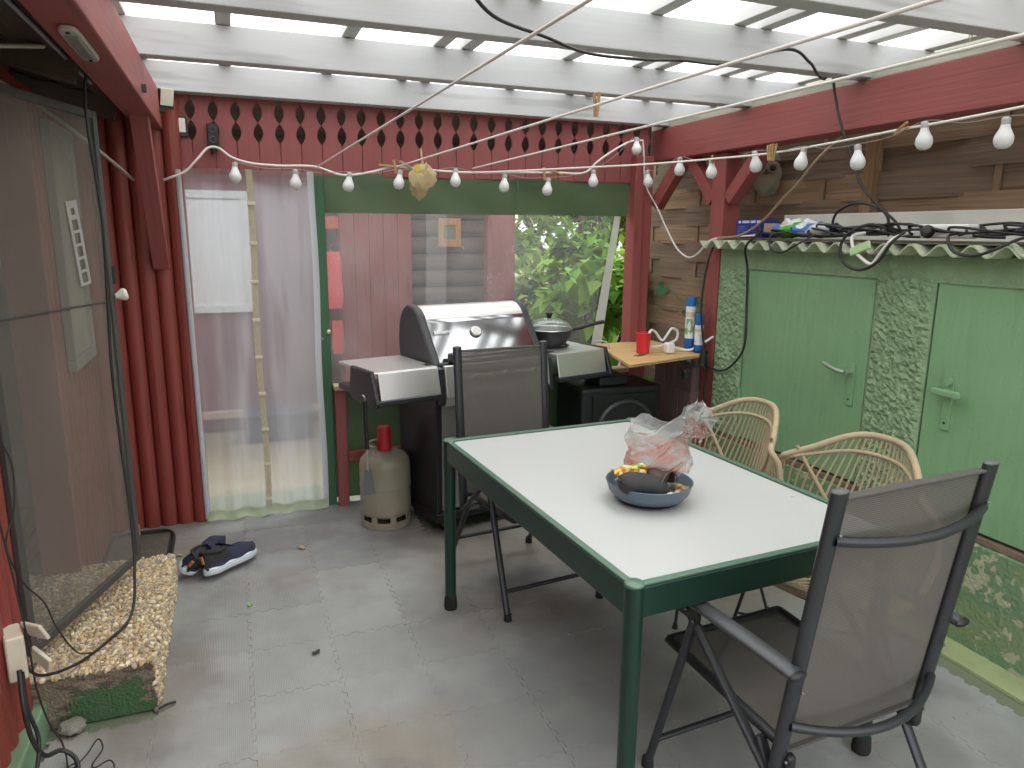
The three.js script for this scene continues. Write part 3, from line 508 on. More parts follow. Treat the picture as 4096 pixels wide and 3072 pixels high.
// sockets, cables by the near house corner
{
  const S = thing('outdoor_socket', 'pair of cream weatherproof sockets with open lids on the near log wall', 'socket', [-0.685, 0.41, -2.27], 0.35);
  obj('housing', box(0.05, 0.14, 0.1, 0.02, -0.03, -0.03, 0.008), M.cream, S);
  obj('lid', at(box(0.012, 0.062, 0.075, 0, 0, 0, 0.005), 0.075, 0.035, 0.0, 0.25, 0.5, 0.5), M.cream, S);
  obj('lid', at(box(0.012, 0.062, 0.075, 0, 0, 0, 0.005), 0.08, -0.055, 0.01, 0.6, 0.4, 0.25), M.cream, S);
  obj('socket_insert', box(0.01, 0.05, 0.05, 0.048, -0.01, -0.02, 0.003), M.black, S);
}
const cord = (name, label, pts, r, m, n) => tag(obj(name, tube(pts, r, n), m), label, 'cable');
cord('hanging_cable', 'thick black cable hanging from the eave in front of the screen door',
  [[-0.43, 2.14, -2.98], [-0.445, 2.0, -2.99], [-0.432, 1.624, -3.0], [-0.441, 1.344, -3.0], [-0.451, 1.087, -3.0], [-0.448, 0.819, -3.0], [-0.435, 0.502, -2.97], [-0.43, 0.33, -2.9], [-0.44, 0.2, -2.78], [-0.5, 0.187, -2.64], [-0.57, 0.19, -2.52], [-0.64, 0.25, -2.38], [-0.655, 0.34, -2.3]], 0.005, M.cable, 120);
cord('thin_cable', 'thin black wire looping from the near log wall across the step face', [[-0.66, 1.25, -2.32], [-0.64, 1.05, -2.3], [-0.62, 0.95, -2.31], [-0.625, 0.82, -2.29], [-0.645, 0.74, -2.26], [-0.63, 0.6, -2.3], [-0.6, 0.5, -2.36], [-0.59, 0.38, -2.42], [-0.56, 0.24, -2.5], [-0.535, 0.187, -2.58]], 0.0025, M.cable, 90);
cord('thin_cable', 'thin black wire running straight down past the cream sockets to the floor', [[-0.655, 0.9, -2.24], [-0.625, 0.6, -2.22], [-0.612, 0.45, -2.21], [-0.61, 0.3, -2.22], [-0.6, 0.15, -2.26], [-0.585, 0.05, -2.3], [-0.57, 0.006, -2.26], [-0.56, 0.005, -2.1]], 0.0028, M.cable, 80);
cord('power_cable', 'bundle of thick black cables dropping from the cream sockets', [[-0.64, 0.38, -2.2], [-0.63, 0.28, -2.16], [-0.625, 0.16, -2.18], [-0.61, 0.08, -2.22], [-0.58, 0.06, -2.26], [-0.545, 0.03, -2.25], [-0.53, 0.005, -2.18], [-0.54, 0.005, -2.05]], 0.007, M.cable, 80);
cord('power_cable', 'thick black cable hanging beside the cable bundle below the sockets', [[-0.64, 0.36, -2.22], [-0.636, 0.25, -2.21], [-0.62, 0.14, -2.21], [-0.625, 0.06, -2.14], [-0.64, 0.02, -2.06], [-0.66, 0.008, -1.95]], 0.006, M.cable, 60);
cord('wire_tangle', 'small tangle of thin black wire on the foam floor by the house corner', [[-0.57, 0.006, -2.2], [-0.52, 0.02, -2.27], [-0.49, 0.045, -2.3], [-0.475, 0.03, -2.27], [-0.5, 0.006, -2.24], [-0.49, 0.012, -2.21], [-0.45, 0.02, -2.22], [-0.435, 0.012, -2.19], [-0.47, 0.006, -2.16], [-0.52, 0.008, -2.2], [-0.55, 0.02, -2.24], [-0.575, 0.01, -2.19], [-0.55, 0.006, -2.14]], 0.0024, M.cable, 160);
// fittings on the left beam
{
  const Lm = thing('strip_light', 'grey strip lamp under the red side beam by the eave', 'lamp', [-0.347, 2.089, -2.35]);
  const q = []; for (let k = 0; k < 28; k++) { const a = k / 28 * 2 * Math.PI; q.push([0.024 * Math.sign(Math.cos(a)) * Math.abs(Math.cos(a)) ** 0.5, 0.18 * Math.sign(Math.sin(a)) * Math.abs(Math.sin(a)) ** 0.25]); }
  obj('housing', extr(q, 0.014, 0.003).rotateX(Math.PI / 2), mat([0.42, 0.41, 0.38], 0.5), Lm);
  obj('diffuser', box(0.03, 0.006, 0.25, 0, -0.0165, 0, 0.003), mat([0.2, 0.21, 0.18], 0.35), Lm);
  for (const z of [-0.16, 0.16]) obj('screw', at(new THREE.CylinderGeometry(0.005, 0.005, 0.004, 10), 0, -0.0155, z), M.blackRough, Lm);
  const F = thing('flood_light', 'small white flood lamp with a tilted square glass on the end of the red beam', 'lamp', [-0.278, 2.225, -4.08], 0.4);
  obj('housing', at(box(0.07, 0.09, 0.03, 0, 0, 0, 0.004), 0.02, 0, 0, 0.35), M.blackRough, F);
  obj('glass', at(box(0.06, 0.08, 0.006, 0, 0, 0, 0.001), 0.02, 0.006, 0.018, 0.35), mat([0.68, 0.66, 0.54], 0.25), F);
  obj('bracket', box(0.03, 0.02, 0.03, -0.005, -0.055, 0, 0.003), M.blackRough, F);
  const K = thing('light_switch', 'white switch in a dark frame on the ornamental boards by the red beam', 'switch', [-0.205, 2.115, ZB - 0.01]);
  obj('frame', box(0.058, 0.1, 0.02, 0, 0, 0, 0.004), mat([0.06, 0.03, 0.03], 0.5), K); obj('rocker', box(0.038, 0.07, 0.014, 0, 0.005, 0.008, 0.004), M.whitePlastic, K);
  const J = thing('socket_block', 'black double socket block on the ornamental boards above the clear curtain', 'socket', [-0.06, 2.075, ZB + 0.0]);
  obj('housing', box(0.055, 0.12, 0.035, 0, 0, 0, 0.006), M.black, J);
  for (const y of [0.03, -0.02]) obj('outlet', at(new THREE.TorusGeometry(0.014, 0.004, 8, 18), 0, y, 0.018), mat([0.05, 0.055, 0.06], 0.4), J);
  obj('plug', at(new THREE.CylinderGeometry(0.016, 0.014, 0.04, 14), 0, -0.068, 0.01), M.black, J);
  tag(obj('hook_block', box(0.022, 0.03, 0.02, -0.284, 2.135, -3.28, 0.003), mat([0.05, 0.03, 0.03], 0.6)), 'tiny dark block screwed to the inner face of the red side beam', 'block');
}
cord('eave_cable', 'pale grey flat cable running up under the dark eave to the beam end', [[-0.93, 2.14, -1.95], [-0.8, 2.12, -2.2], [-0.7, 2.07, -2.5], [-0.62, 2.03, -2.8], [-0.55, 1.98, -3.05], [-0.5, 1.93, -3.35], [-0.44, 1.86, -3.75], [-0.42, 1.83, -3.95]], 0.007, M.greyCable, 60);
cord('eave_cable', 'olive cable sagging from the eave boards to the red side beam', [[-0.84, 2.06, -1.95], [-0.74, 2.01, -2.05], [-0.66, 2.02, -2.2], [-0.56, 2.06, -2.35], [-0.46, 2.1, -2.5]], 0.006, M.greyCable, 40);
cord('conduit', 'straight grey conduit along the eave beside the red side beam', [[-0.5, 2.165, -1.2], [-0.5, 2.165, -1.9], [-0.49, 2.165, -2.6], [-0.48, 2.16, -3.4]], 0.007, mat([0.3, 0.31, 0.33], 0.5), 30);

// ================================================================ TABLE AND CHAIRS
{
  const T = thing('dining_table', 'rectangular garden table with a white top in a dark green metal frame', 'table', [1.275, 0, -2.13], 3.6 * D2R);
  const w = 0.93, l = 1.395, h = 0.755, G = mat([0.01, 0.04, 0.027], 0.36, { metalness: 0.2 });
  obj('table_top', flatUV(box(w - 0.05, 0.012, l - 0.05, 0, h - 0.009, 0, 0.002), 0, 2), mat([0.5, 0.51, 0.505], 0.34, { roughnessMap: rep(smudge, 0.9, 0.9) }), T);
  const rimM = mat([0.11, 0.2, 0.145], 0.35, { metalness: 0.3 });
  for (const s of [-1, 1]) {
    obj('apron', box(0.026, 0.082, l - 0.05, s * (w / 2 - 0.013), h - 0.044, 0, 0.004), G, T);
    obj('apron', box(w - 0.05, 0.082, 0.026, 0, h - 0.044, s * (l / 2 - 0.013), 0.004), G, T);
    obj('top_rim', box(0.022, 0.008, l - 0.06, s * (w / 2 - 0.014), h + 0.001, 0, 0.003), rimM, T);
    obj('top_rim', box(w - 0.06, 0.008, 0.022, 0, h + 0.001, s * (l / 2 - 0.014), 0.003), rimM, T);
    for (const r of [-1, 1]) {
      const L = obj('leg', at(new THREE.CylinderGeometry(0.0255, 0.0235, h - 0.03, 24), s * (w / 2 - 0.018), h / 2 + 0.013, r * (l / 2 - 0.018)), G, T);
      obj('leg_cap', at(lathe([[0, 0.007], [0.022, 0.006], [0.0262, 0.002], [0.0262, -0.004], [0, -0.004]], 24), s * (w / 2 - 0.018), h + 0.002, r * (l / 2 - 0.018)), rimM, L);
      obj('foot', at(lathe([[0, 0], [0.027, 0], [0.029, 0.008], [0.028, 0.03], [0.0255, 0.055], [0.024, 0.06], [0, 0.06]], 20), s * (w / 2 - 0.018), 0.001, r * (l / 2 - 0.018)), M.rubber, L);
    }
  }
}
// ---- folding chair (faces -z, back frame at z = 0)
function foldingChair(label, pos, turn, group, sx = 1, lean = 0) {
  const K = thing('folding_chair', label, 'chair', pos, turn, group); K.scale.x = sx;
  const sling = mat([0.155, 0.142, 0.126], 0.8, { transparent: true, opacity: 0.92, side: THREE.DoubleSide, map: weaveTint, bumpMap: weave, bumpScale: 0.0008 });
  const fr = M.charcoal, X = 0.245;
  const Pz = y => -0.02 + (y - 0.33) * (0.135 + lean);              // back line
  for (const s of [-1, 1]) {
    const p = obj('back_post', oval([s * X, 0.33, Pz(0.33)], [s * X, 1.085, Pz(1.085)], 0.046, 0.027, 20), fr, K);
    obj('end_cap', at(new THREE.SphereGeometry(1, 16, 8).scale(0.0235, 0.006, 0.014), s * X, 1.085, Pz(1.085)), mat([0.09, 0.09, 0.095], 0.5), p);
    obj('seat_rail', oval([s * 0.212, 0.432, -0.48], [s * 0.212, 0.4, -0.03], 0.034, 0.022), fr, K);
    const ax = s * 0.278, arm = [[ax, 0.652, 0.05], [ax, 0.655, -0.02], [ax, 0.657, -0.2], [ax, 0.655, -0.36], [ax, 0.64, -0.43]];
    obj('armrest', tube(arm, 0.0165, 40, 14).scale(1, 1, 1).translate(-ax, -0.65, 0).scale(1.55, 0.72, 1).translate(ax, 0.65, 0), mat([0.075, 0.078, 0.085], 0.42, { metalness: 0.35 }), K);
    obj('armrest_end', [at(new THREE.SphereGeometry(1, 14, 10).scale(0.0256, 0.0119, 0.012), ax, 0.6515, 0.05), at(new THREE.SphereGeometry(1, 14, 10).scale(0.0256, 0.0119, 0.012), ax, 0.643, -0.43)], M.black, K);
    obj('bracket', box(0.02, 0.05, 0.085, s * 0.267, 0.618, -0.335, 0.006), M.black, K);
    obj('front_leg', oval([s * 0.262, 0.61, -0.31], [s * 0.25, 0.012, -0.5], 0.032, 0.02), fr, K);
    obj('side_strut', oval([s * 0.254, 0.6, -0.35], [s * 0.25, 0.33, -0.03], 0.03, 0.018), fr, K);
    const rl = obj('rear_leg', oval([s * 0.236, 0.4, -0.08], [s * 0.24, 0.012, 0.16], 0.032, 0.02), fr, K);
    obj('foot_cap', at(new THREE.CylinderGeometry(0.017, 0.019, 0.03, 14), s * 0.2405, 0.015, 0.158), M.rubber, rl);
    obj('foot_cap', at(new THREE.CylinderGeometry(0.017, 0.019, 0.03, 14), s * 0.25, 0.015, -0.5), M.rubber, K);
    obj('hinge_block', box(0.03, 0.06, 0.05, s * 0.222, 0.372, -0.01, 0.012), M.black, K);
    obj('rivet', [[0.62, -0.332], [0.6, -0.3], [0.655, Pz(0.6) + 0.0], [0.36, Pz(0.36)]].map(([y, z]) => at(new THREE.SphereGeometry(0.0045, 10, 8), s * 0.282 - (y > 0.65 || y < 0.4 ? s * 0.02 : 0), y, z)), M.darkSteel, K);
    obj('rivet', [[1.0, 0.016], [0.6, 0.016], [0.4, 0.016]].map(([y, d]) => at(new THREE.SphereGeometry(0.0045, 10, 8), s * X * 0.985, y - 0.01, Pz(y) + 0.02)), M.darkSteel, K);
  }
  obj('back_sling', grid(14, 30, (u, v) => { const y = 0.4 + v * 0.672, x = (u - 0.5) * 0.455, b = 4 * u * (1 - u); return [x, y, Pz(y) - 0.006 + 0.012 * b * Math.sin(Math.PI * v), x, y]; }), sling, K);
  obj('sling_hem', [[1.068, 0.011], [0.405, 0.011]].map(([y, r]) => bar([-0.226, y, Pz(y) - 0.004], [0.226, y, Pz(y) - 0.004], 0.026, 0.007, 0.003)), mat([0.1, 0.095, 0.085], 0.8, { map: weaveTint }), K);
  const bow = (y, dz, dy) => { const q = []; for (let k = 0; k <= 12; k++) { const t = k / 12 * 2 - 1; q.push([t * 0.243, y + dy * (1 - t * t), Pz(y) + 0.012 + dz * (1 - t * t)]); } return tube(q, 0.0115, 40, 12); };
  obj('back_bar', bow(0.975, 0.045, -0.014), fr, K); obj('back_bar', bow(0.49, 0.07, -0.022), fr, K);
  obj('seat_sling', grid(14, 22, (u, v) => { const z = -0.475 + 0.44 * v, x = (u - 0.5) * 0.405, b = 4 * u * (1 - u); return [x, 0.437 - 0.032 * v - 0.02 * b * Math.sin(Math.PI * v) ** 0.6, z, x, z]; }), sling, K);
  obj('seat_bar', rod([-0.212, 0.432, -0.478], [0.212, 0.432, -0.478], 0.013), fr, K);
  obj('stretcher', rod([-0.248, 0.115, -0.468], [0.248, 0.115, -0.468], 0.0095), fr, K);
  obj('stretcher', rod([-0.238, 0.14, 0.081], [0.238, 0.14, 0.081], 0.0095), fr, K);
  obj('lock_tube', [rod([-0.25, 0.335, -0.035], [-0.17, 0.335, -0.035], 0.012), rod([0.17, 0.335, -0.035], [0.25, 0.335, -0.035], 0.012)], M.darkSteel, K);
  return K;
}
foldingChair('grey mesh folding armchair with its back to the camera side of the table, near the green plinth', [1.375, 0, -1.175], 4 * D2R, 'folding garden armchairs').userData.label = 'grey mesh folding armchair at the table end farthest from the grill';
foldingChair('grey mesh folding armchair between the table and the grill', [1.16, 0, -3.12], 186 * D2R, 'folding garden armchairs', 0.92, -0.04);

// ---- rattan chair (faces +f = local -x ; built with forward = -x)
function rattanChair(label, pos, turn) {
  const K = thing('rattan_chair', label, 'chair', pos, turn, 'rattan chairs along the shed');
  const cane = mat([0.56, 0.455, 0.3], 0.6, { map: rep(mottle, 0.06, 0.06), bumpMap: rep(lumps, 0.03, 0.03), bumpScale: 0.001 });
  const prof = new THREE.CatmullRomCurve3([V(-0.25, 0.455, 0), V(-0.12, 0.425, 0), V(0.03, 0.415, 0), V(0.13, 0.45, 0), V(0.2, 0.58, 0), V(0.25, 0.73, 0), V(0.29, 0.885, 0)]);
  const S = (u, v) => {
    const c = prof.getPoint(clamp(v)), w = 0.215 + 0.09 * Math.sin(Math.PI * clamp(v) ** 0.8) - 0.02 * v, uu = u * u;
    const back = sm(0.45, 0.8, v), arm = Math.exp(-(((v - 0.6) / 0.2) ** 2));
    return [c.x - 0.13 * uu * back, c.y + uu * (0.03 + 0.15 * arm) - 0.04 * uu * back * sm(0.8, 1, v), u * w * 1.2];
  };
  const lim = u => (1 - Math.abs(u) ** 3.2) ** (1 / 3.2), vr = (u, t) => 0.5 + (t - 0.5) * lim(u);
  const rim = []; for (let k = 0; k < 72; k++) { const a = k / 72 * 2 * Math.PI, c = Math.cos(a), s = Math.sin(a), e = 2 / 3.4; rim.push(S(Math.sign(c) * Math.abs(c) ** e, 0.5 + 0.5 * Math.sign(s) * Math.abs(s) ** e)); }
  obj('rim', tube(rim, 0.0125, 220, 10, true), cane, K);
  const n = 25; for (let k = 0; k < n; k++) { const u = -0.965 + 1.93 * k / (n - 1), q = []; for (let j = 0; j <= 16; j++) q.push(S(u, vr(u, 0.004 + 0.992 * j / 16))); obj('cane', tube(q, 0.0046, 36, 6), cane, K); }
  const band = (f, r) => { const q = []; for (let k = 0; k <= 24; k++) { const u = -0.985 + 1.97 * k / 24; const p = S(u, f(u)); q.push([p[0] - 0.006, p[1], p[2]]); } obj('cross_band', tube(q, r, 70, 8), cane, K); };
  band(u => vr(u, 0.93), 0.0075); band(u => 0.62 + 0.26 * u * u, 0.0075); band(u => 0.5 + 0.03 * u * u, 0.006); band(u => 0.3, 0.006); band(u => 0.14 + 0.05 * u * u, 0.006);
  const steel = M.blackMetal, foot = [[-0.22, -0.21], [-0.22, 0.21], [0.23, -0.2], [0.23, 0.2]], top = [[-0.15, -0.15], [-0.15, 0.15], [0.11, -0.15], [0.11, 0.15]];
  foot.forEach(([x, z], i) => { const L = obj('leg', rod([x, 0.012, z], [top[i][0], 0.418, top[i][1]], 0.0065), steel, K); obj('foot_cap', at(new THREE.CylinderGeometry(0.008, 0.012, 0.024, 12), x, 0.012, z), M.rubber, L); });
  obj('seat_ring', tube([[-0.15, 0.412, -0.15], [-0.15, 0.412, 0.15], [0.11, 0.412, 0.15], [0.11, 0.412, -0.15]], 0.006, 60, 8, true), steel, K);
  obj('leg_brace', [rod([-0.19, 0.21, -0.183], [0.168, 0.21, 0.176], 0.0045), rod([-0.19, 0.21, 0.183], [0.168, 0.21, -0.176], 0.0045)], steel, K);
  return K;
}
rattanChair('rattan shell chair in front of the shed door with the long lever handle', [1.85, 0, -2.5], -0.07);
rattanChair('rattan shell chair beside the folding armchair, near the shed door with the flat handle', [1.88, 0, -1.85], 0.05);

// ---- things on the table
{
  const bx = 1.215, by = 0.758, bz = -1.925;
  const B = thing('bowl', 'shallow blue-grey bowl on the white table, full of odds and ends', 'bowl', [bx, by, bz]);
  obj('shell', lathe([[0, 0.002], [0.085, 0.002], [0.112, 0.012], [0.13, 0.032], [0.1385, 0.06], [0.1405, 0.063], [0.1385, 0.065], [0.1345, 0.06], [0.125, 0.034], [0.107, 0.016], [0.084, 0.008], [0, 0.008]], 56), mat([0.1, 0.14, 0.18], 0.38), B);
  obj('base_ring', lathe([[0.085, 0.0005], [0.1, 0.0005], [0.1, 0.005], [0.085, 0.005], [0.085, 0.0005]], 40), M.rubber, B);
  const C = thing('glasses_case', 'dark grey hard glasses case leaning on the rim of the bowl', 'case', [bx - 0.05, by + 0.062, bz + 0.048]); C.rotation.set(0.45, -0.15, -0.32, 'YXZ'); C.scale.setScalar(1.08);
  const sh = s => { const g = new THREE.SphereGeometry(1, 36, 20), p = g.attributes.position; for (let i = 0; i < p.count; i++) { const f = e => v => Math.sign(v) * Math.abs(v) ** e; p.setXYZ(i, f(0.7)(p.getX(i)) * 0.085 * s, f(0.75)(p.getY(i)) * 0.034 * s, f(0.8)(p.getZ(i)) * 0.038 * s); } g.computeVertexNormals(); return g; };
  obj('shell', sh(1), mat([0.03, 0.03, 0.033], 0.62, { bumpMap: rep(lumps, 0.02, 0.02), bumpScale: 0.0006 }), C);
  obj('zip', tube(Array.from({ length: 32 }, (_, k) => { const a = k / 32 * 2 * Math.PI, f = v => Math.sign(v) * Math.abs(v) ** 0.75; return [f(Math.cos(a)) * 0.0855, 0, f(Math.sin(a)) * 0.0385]; }), 0.0018, 96, 6, true), M.blackRough, C);
  obj('zip_pull', [tube([[-0.084, 0.004, 0], [-0.097, 0.012, 0.002], [-0.105, 0.006, 0.006]], 0.003, 10, 6)], M.darkSteel, C);
  // crumpled sheets
  const crumple = (nu, nv, f, amp, s) => grid(nu, nv, (u, v) => { const q = f(u, v), a = fbm(u * 0.99, v * 0.99, 7, 7, 3, s) - 0.5, b = fbm(u * 0.99, v * 0.99, 9, 8, 3, s + 40) - 0.5, c = fbm(u * 0.99, v * 0.99, 8, 9, 3, s + 80) - 0.5; return [q[0] + amp * a, q[1] + amp * b, q[2] + amp * c, u, v]; });
  const sweet = tex(256, 256, (u, v) => { const a = fbm(u, v, 9, 9, 3, 201), b = fbm(u, v, 8, 12, 3, 207), c = fbm(u, v, 14, 9, 2, 211); let k = [0.8, 0.33, 0.1]; k = mix3(k, [0.85, 0.72, 0.12], sm(0.5, 0.55, a)); k = mix3(k, [0.5, 0.68, 0.15], sm(0.56, 0.6, b)); k = mix3(k, [0.86, 0.82, 0.68], sm(0.63, 0.67, c)); return k; });
  tag(obj('sweet_bag', [at(crumple(26, 20, (u, v) => [(u - 0.5) * 0.15, 0.055 * Math.sin(Math.PI * u) * Math.sin(Math.PI * v), (v - 0.5) * 0.07], 0.03, 301), bx - 0.045, by + 0.072, bz - 0.03, 0.6, 0.4, -0.15)], mat([1, 1, 1], 0.35, { map: sweet, side: THREE.DoubleSide })), 'crumpled orange and yellow sweet packet in the bowl', 'packet');
  const Wl = thing('leather_pouch', 'dark brown leather pouch curled up in the middle of the bowl', 'pouch', [bx + 0.03, by + 0.055, bz + 0.012], 0.6);
  Wl.rotation.z = 0.4;
  obj('body', grid(26, 10, (u, v) => { const a = -0.6 + 4.6 * u, r = 0.036 + 0.006 * Math.sin(u * 5); return [Math.cos(a) * r, Math.sin(a) * r * 0.9 + 0.004 * Math.sin(v * 7), (v - 0.5) * 0.078, u, v]; }), mat([0.045, 0.024, 0.018], 0.5, { side: THREE.DoubleSide, bumpMap: rep(lumps, 0.3, 0.3), bumpScale: 0.001 }), Wl);
  obj('strap', tube([[-0.05, 0.035, 0.03], [-0.01, 0.044, 0.032], [0.03, 0.03, 0.036], [0.05, -0.01, 0.04], [0.052, -0.03, 0.035]], 0.0028, 30, 6), mat([0.1, 0.06, 0.05], 0.5), Wl);
  const print = tex(256, 256, (u, v) => { const a = fbm(u, v, 5, 6, 3, 221), line = Math.abs(a - 0.5) < 0.014 ? 1 : 0, fill = sm(0.5, 0.56, fbm(u, v, 4, 7, 3, 227)) * (v > 0.12 && v < 0.68 ? 1 : 0); let k = [0.93, 0.94, 0.94]; k = mix3(k, [0.95, 0.7, 0.66], 0.5 * fill); return mix3(k, [0.88, 0.42, 0.4], 0.7 * line * (v < 0.72 ? 1 : 0)); });
  const film = mat([0.98, 0.98, 0.98], 0.72, { transmission: 0.93, thickness: 0, ior: 1.35, map: print, roughnessMap: scuff, side: THREE.DoubleSide });
  const G = thing('plastic_bag', 'crumpled clear plastic bag with red print sticking up out of the bowl', 'bag', [bx + 0.075, by + 0.035, bz - 0.06], 0.1); G.scale.set(1.5, 1.2, 1.0);
  obj('bag_body', crumple(44, 30, (u, v) => { const a = u * 2 * Math.PI, e = 1 - 0.25 * v; return [Math.cos(a) * (0.085 * e + 0.02 * v) , 0.005 + 0.165 * v + 0.02 * Math.sin(a * 2), Math.sin(a) * 0.04 * (1 - 0.55 * v)]; }, 0.045, 311), film, G);
  obj('bag_mouth', crumple(26, 20, (u, v) => [0.035 + 0.075 * u + 0.03 * v, 0.1 + 0.115 * v * (1 - 0.55 * u * u), 0.012 * Math.sin(u * 7) + 0.02 * v], 0.05, 331), film, G);
  const foil = mat([0.7, 0.68, 0.66], 0.3, { metalness: 0.7, side: THREE.DoubleSide });
  for (const [x, z, c, s] of [[0.03, 0.085, [0.7, 0.68, 0.66], 0.9], [0.075, 0.06, [0.55, 0.2, 0.15], 0.8], [0.095, 0.02, [0.35, 0.28, 0.12], 1.1], [0.06, 0.075, [0.72, 0.72, 0.7], 0.8], [0.1, 0.045, [0.3, 0.22, 0.1], 1]])
    tag(obj('wrapped_sweet', at(crumple(8, 8, (u, v) => { const a = u * 2 * Math.PI, r = 0.014 * Math.sin(Math.PI * (0.08 + 0.84 * v)) * s; return [Math.cos(a) * r, Math.sin(a) * r, (v - 0.5) * 0.05]; }, 0.012, 341 + Math.round(x * 999)), bx + x, by + 0.032, bz + z, 0.3, x * 40, 0), mat(c, 0.3, { metalness: 0.5, side: THREE.DoubleSide })), 'small foil-wrapped sweet at the front of the bowl', 'sweet', 'wrapped sweets in the bowl');
}

// ================================================================ GRILL CORNER
{
  const G = thing('gas_grill', 'large black and stainless steel gas grill on a cabinet with side shelves', 'grill', [1.25, 0, -3.83], 14 * D2R); G.scale.x = 1.05;
  const x0 = -0.345, x1 = 0.345, zF = 0.2;                                   // body sides, cabinet front
  const enamel = mat([0.022, 0.023, 0.026], 0.35), cart = mat([0.3, 0.295, 0.295], 0.45, { metalness: 0.6 });
  for (const s of [x0, x1]) obj('side_panel', box(0.028, 0.67, 0.43, s, 0.435, -0.015, 0.005), mat([0.014, 0.015, 0.018], 0.4), G);
  obj('rear_panel', box(0.67, 0.65, 0.02, 0, 0.435, -0.22, 0.003), M.black, G);
  for (const s of [-1, 1]) {
    const d = obj('cabinet_door', box(0.322, 0.58, 0.02, s * 0.164, 0.42, zF - 0.012, 0.006), cart, G);
    obj('handle', [rod([s * 0.164 - 0.055, 0.655, zF + 0.028], [s * 0.164 + 0.055, 0.655, zF + 0.028], 0.0085), ...[-1, 1].map(e => box(0.02, 0.026, 0.032, s * 0.164 + e * 0.06, 0.655, zF + 0.012, 0.004))], M.chrome, d);
  }
  obj('base_tray', box(0.74, 0.05, 0.46, 0, 0.098, -0.01, 0.01), M.black, G);
  for (const [x, z] of [[-0.29, 0.15], [0.29, 0.15], [-0.29, -0.18], [0.29, -0.18]]) {
    const c = obj('caster', [at(new THREE.CylinderGeometry(0.034, 0.034, 0.028, 22), x, 0.034, z, 0, 0, Math.PI / 2).rotateY(0), box(0.05, 0.03, 0.05, x, 0.066, z, 0.006)], M.rubber, G);
    obj('hub', at(new THREE.CylinderGeometry(0.012, 0.012, 0.032, 12).rotateZ(Math.PI / 2), x, 0.034, z), M.darkSteel, c);
  }
  // control panel, leaning back
  obj('control_panel', at(box(0.64, 0.17, 0.03, 0, 0, 0, 0.008), 0, 0.842, zF + 0.02, -0.16), M.steel, G);
  obj('panel_lip', at(box(0.63, 0.05, 0.02, 0, 0, 0, 0.004), 0, 0.735, zF + 0.012, 0.2), M.steel, G);
  for (let k = 0; k < 6; k++) {
    const x = -0.237 + k * 0.0915, y = 0.843, z = zF + 0.037;
    const b = obj('knob_bezel', at(lathe([[0.02, 0], [0.031, 0], [0.031, 0.006], [0.026, 0.01], [0.02, 0.008]], 24).rotateX(Math.PI / 2), x, y, z, 0), M.chrome, G);
    const kn = obj('burner_knob', at(lathe([[0, 0.03], [0.018, 0.03], [0.022, 0.024], [0.024, 0], [0, 0]], 24).rotateX(Math.PI / 2), x, y, z + 0.006), M.black, G);
    obj('pointer', box(0.009, 0.036, 0.02, x, y + 0.006, z + 0.03, 0.004), M.chrome, kn);
  }
  for (const s of [-1, 1]) obj('panel_cheek', at(extr([[0, 0], [0.06, 0.02], [0.035, 0.2], [-0.02, 0.21], [-0.02, 0]], 0.03, 0.005).rotateY(-Math.PI / 2).scale(1, 1, 1), s * 0.335 + 0.015, 0.71, zF - 0.02), M.charcoal, G);
  // firebox rim and lid
  obj('firebox', box(0.64, 0.12, 0.4, 0, 0.87, -0.03, 0.01), M.black, G);
  const prof = [[-0.21, 0.88], [-0.24, 0.98], [-0.235, 1.08], [-0.205, 1.16], [-0.15, 1.203], [-0.085, 1.203], [-0.03, 1.172], [0.004, 1.122], [0.056, 1.048], [0.114, 0.966], [0.157, 0.905]];
  const cur = new THREE.CatmullRomCurve3(prof.map(([z, y]) => V(0, y, z)), false, 'centripetal'), PP = cur.getPoints(60).map(v => [v.z, v.y]);
  const skin = (a, b, xa, xb, off = 0) => grid(2, 40, (u, v) => { const q = cur.getPoint(a + (b - a) * v), t = cur.getTangent(a + (b - a) * v); return [xa + (xb - xa) * u, q.y + off * t.z, q.z - off * t.y, u, v]; });
  const lid = obj('lid', [skin(0, 0.662, -0.302, 0.302), grid(2, 2, (u, v) => [-0.302 + 0.604 * u, 0.885 + 0.02 * v, -0.2 + 0.3 * v, u, v])], mat([0.74, 0.73, 0.7], 0.42, { metalness: 1, side: THREE.DoubleSide, roughnessMap: smudge }), G);
  obj('lid_front', skin(0.664, 0.955, -0.302, 0.302, -0.001), mat([0.4, 0.41, 0.43], 0.1, { metalness: 1, side: THREE.DoubleSide, clearcoat: 1, clearcoatRoughness: 0.04 }), lid);
  obj('lid_lower_edge', skin(0.957, 1, -0.302, 0.302, -0.002), mat([0.6, 0.59, 0.57], 0.35, { metalness: 1, side: THREE.DoubleSide }), lid);
  for (const s of [-1, 1]) {
    const q = PP.map(([z, y]) => { const c = [-0.03, 1.02], k = 1.035; return [c[0] + (z - c[0]) * k, c[1] + (y - c[1]) * k]; });
    obj('lid_end_cap', at(extr([...q, [0.14, 0.87], [-0.2, 0.87]].map(([z, y]) => [-z, y]), 0.045, 0.008).rotateY(Math.PI / 2), s * 0.324 - 0.0225, 0, 0), mat([0.05, 0.05, 0.055], 0.45, { metalness: 0.2 }), lid);
  }
  const th = obj('thermometer', at(lathe([[0, 0.012], [0.026, 0.012], [0.031, 0.01], [0.033, 0], [0, 0]], 32).rotateX(Math.PI / 2 - 0.61), -0.035, 1.066, 0.047), M.chrome, lid);
  obj('dial', at(new THREE.CylinderGeometry(0.025, 0.025, 0.002, 28).rotateX(Math.PI / 2 - 0.61), -0.035, 1.0735, 0.0578), mat([0.7, 0.69, 0.66], 0.4), th);
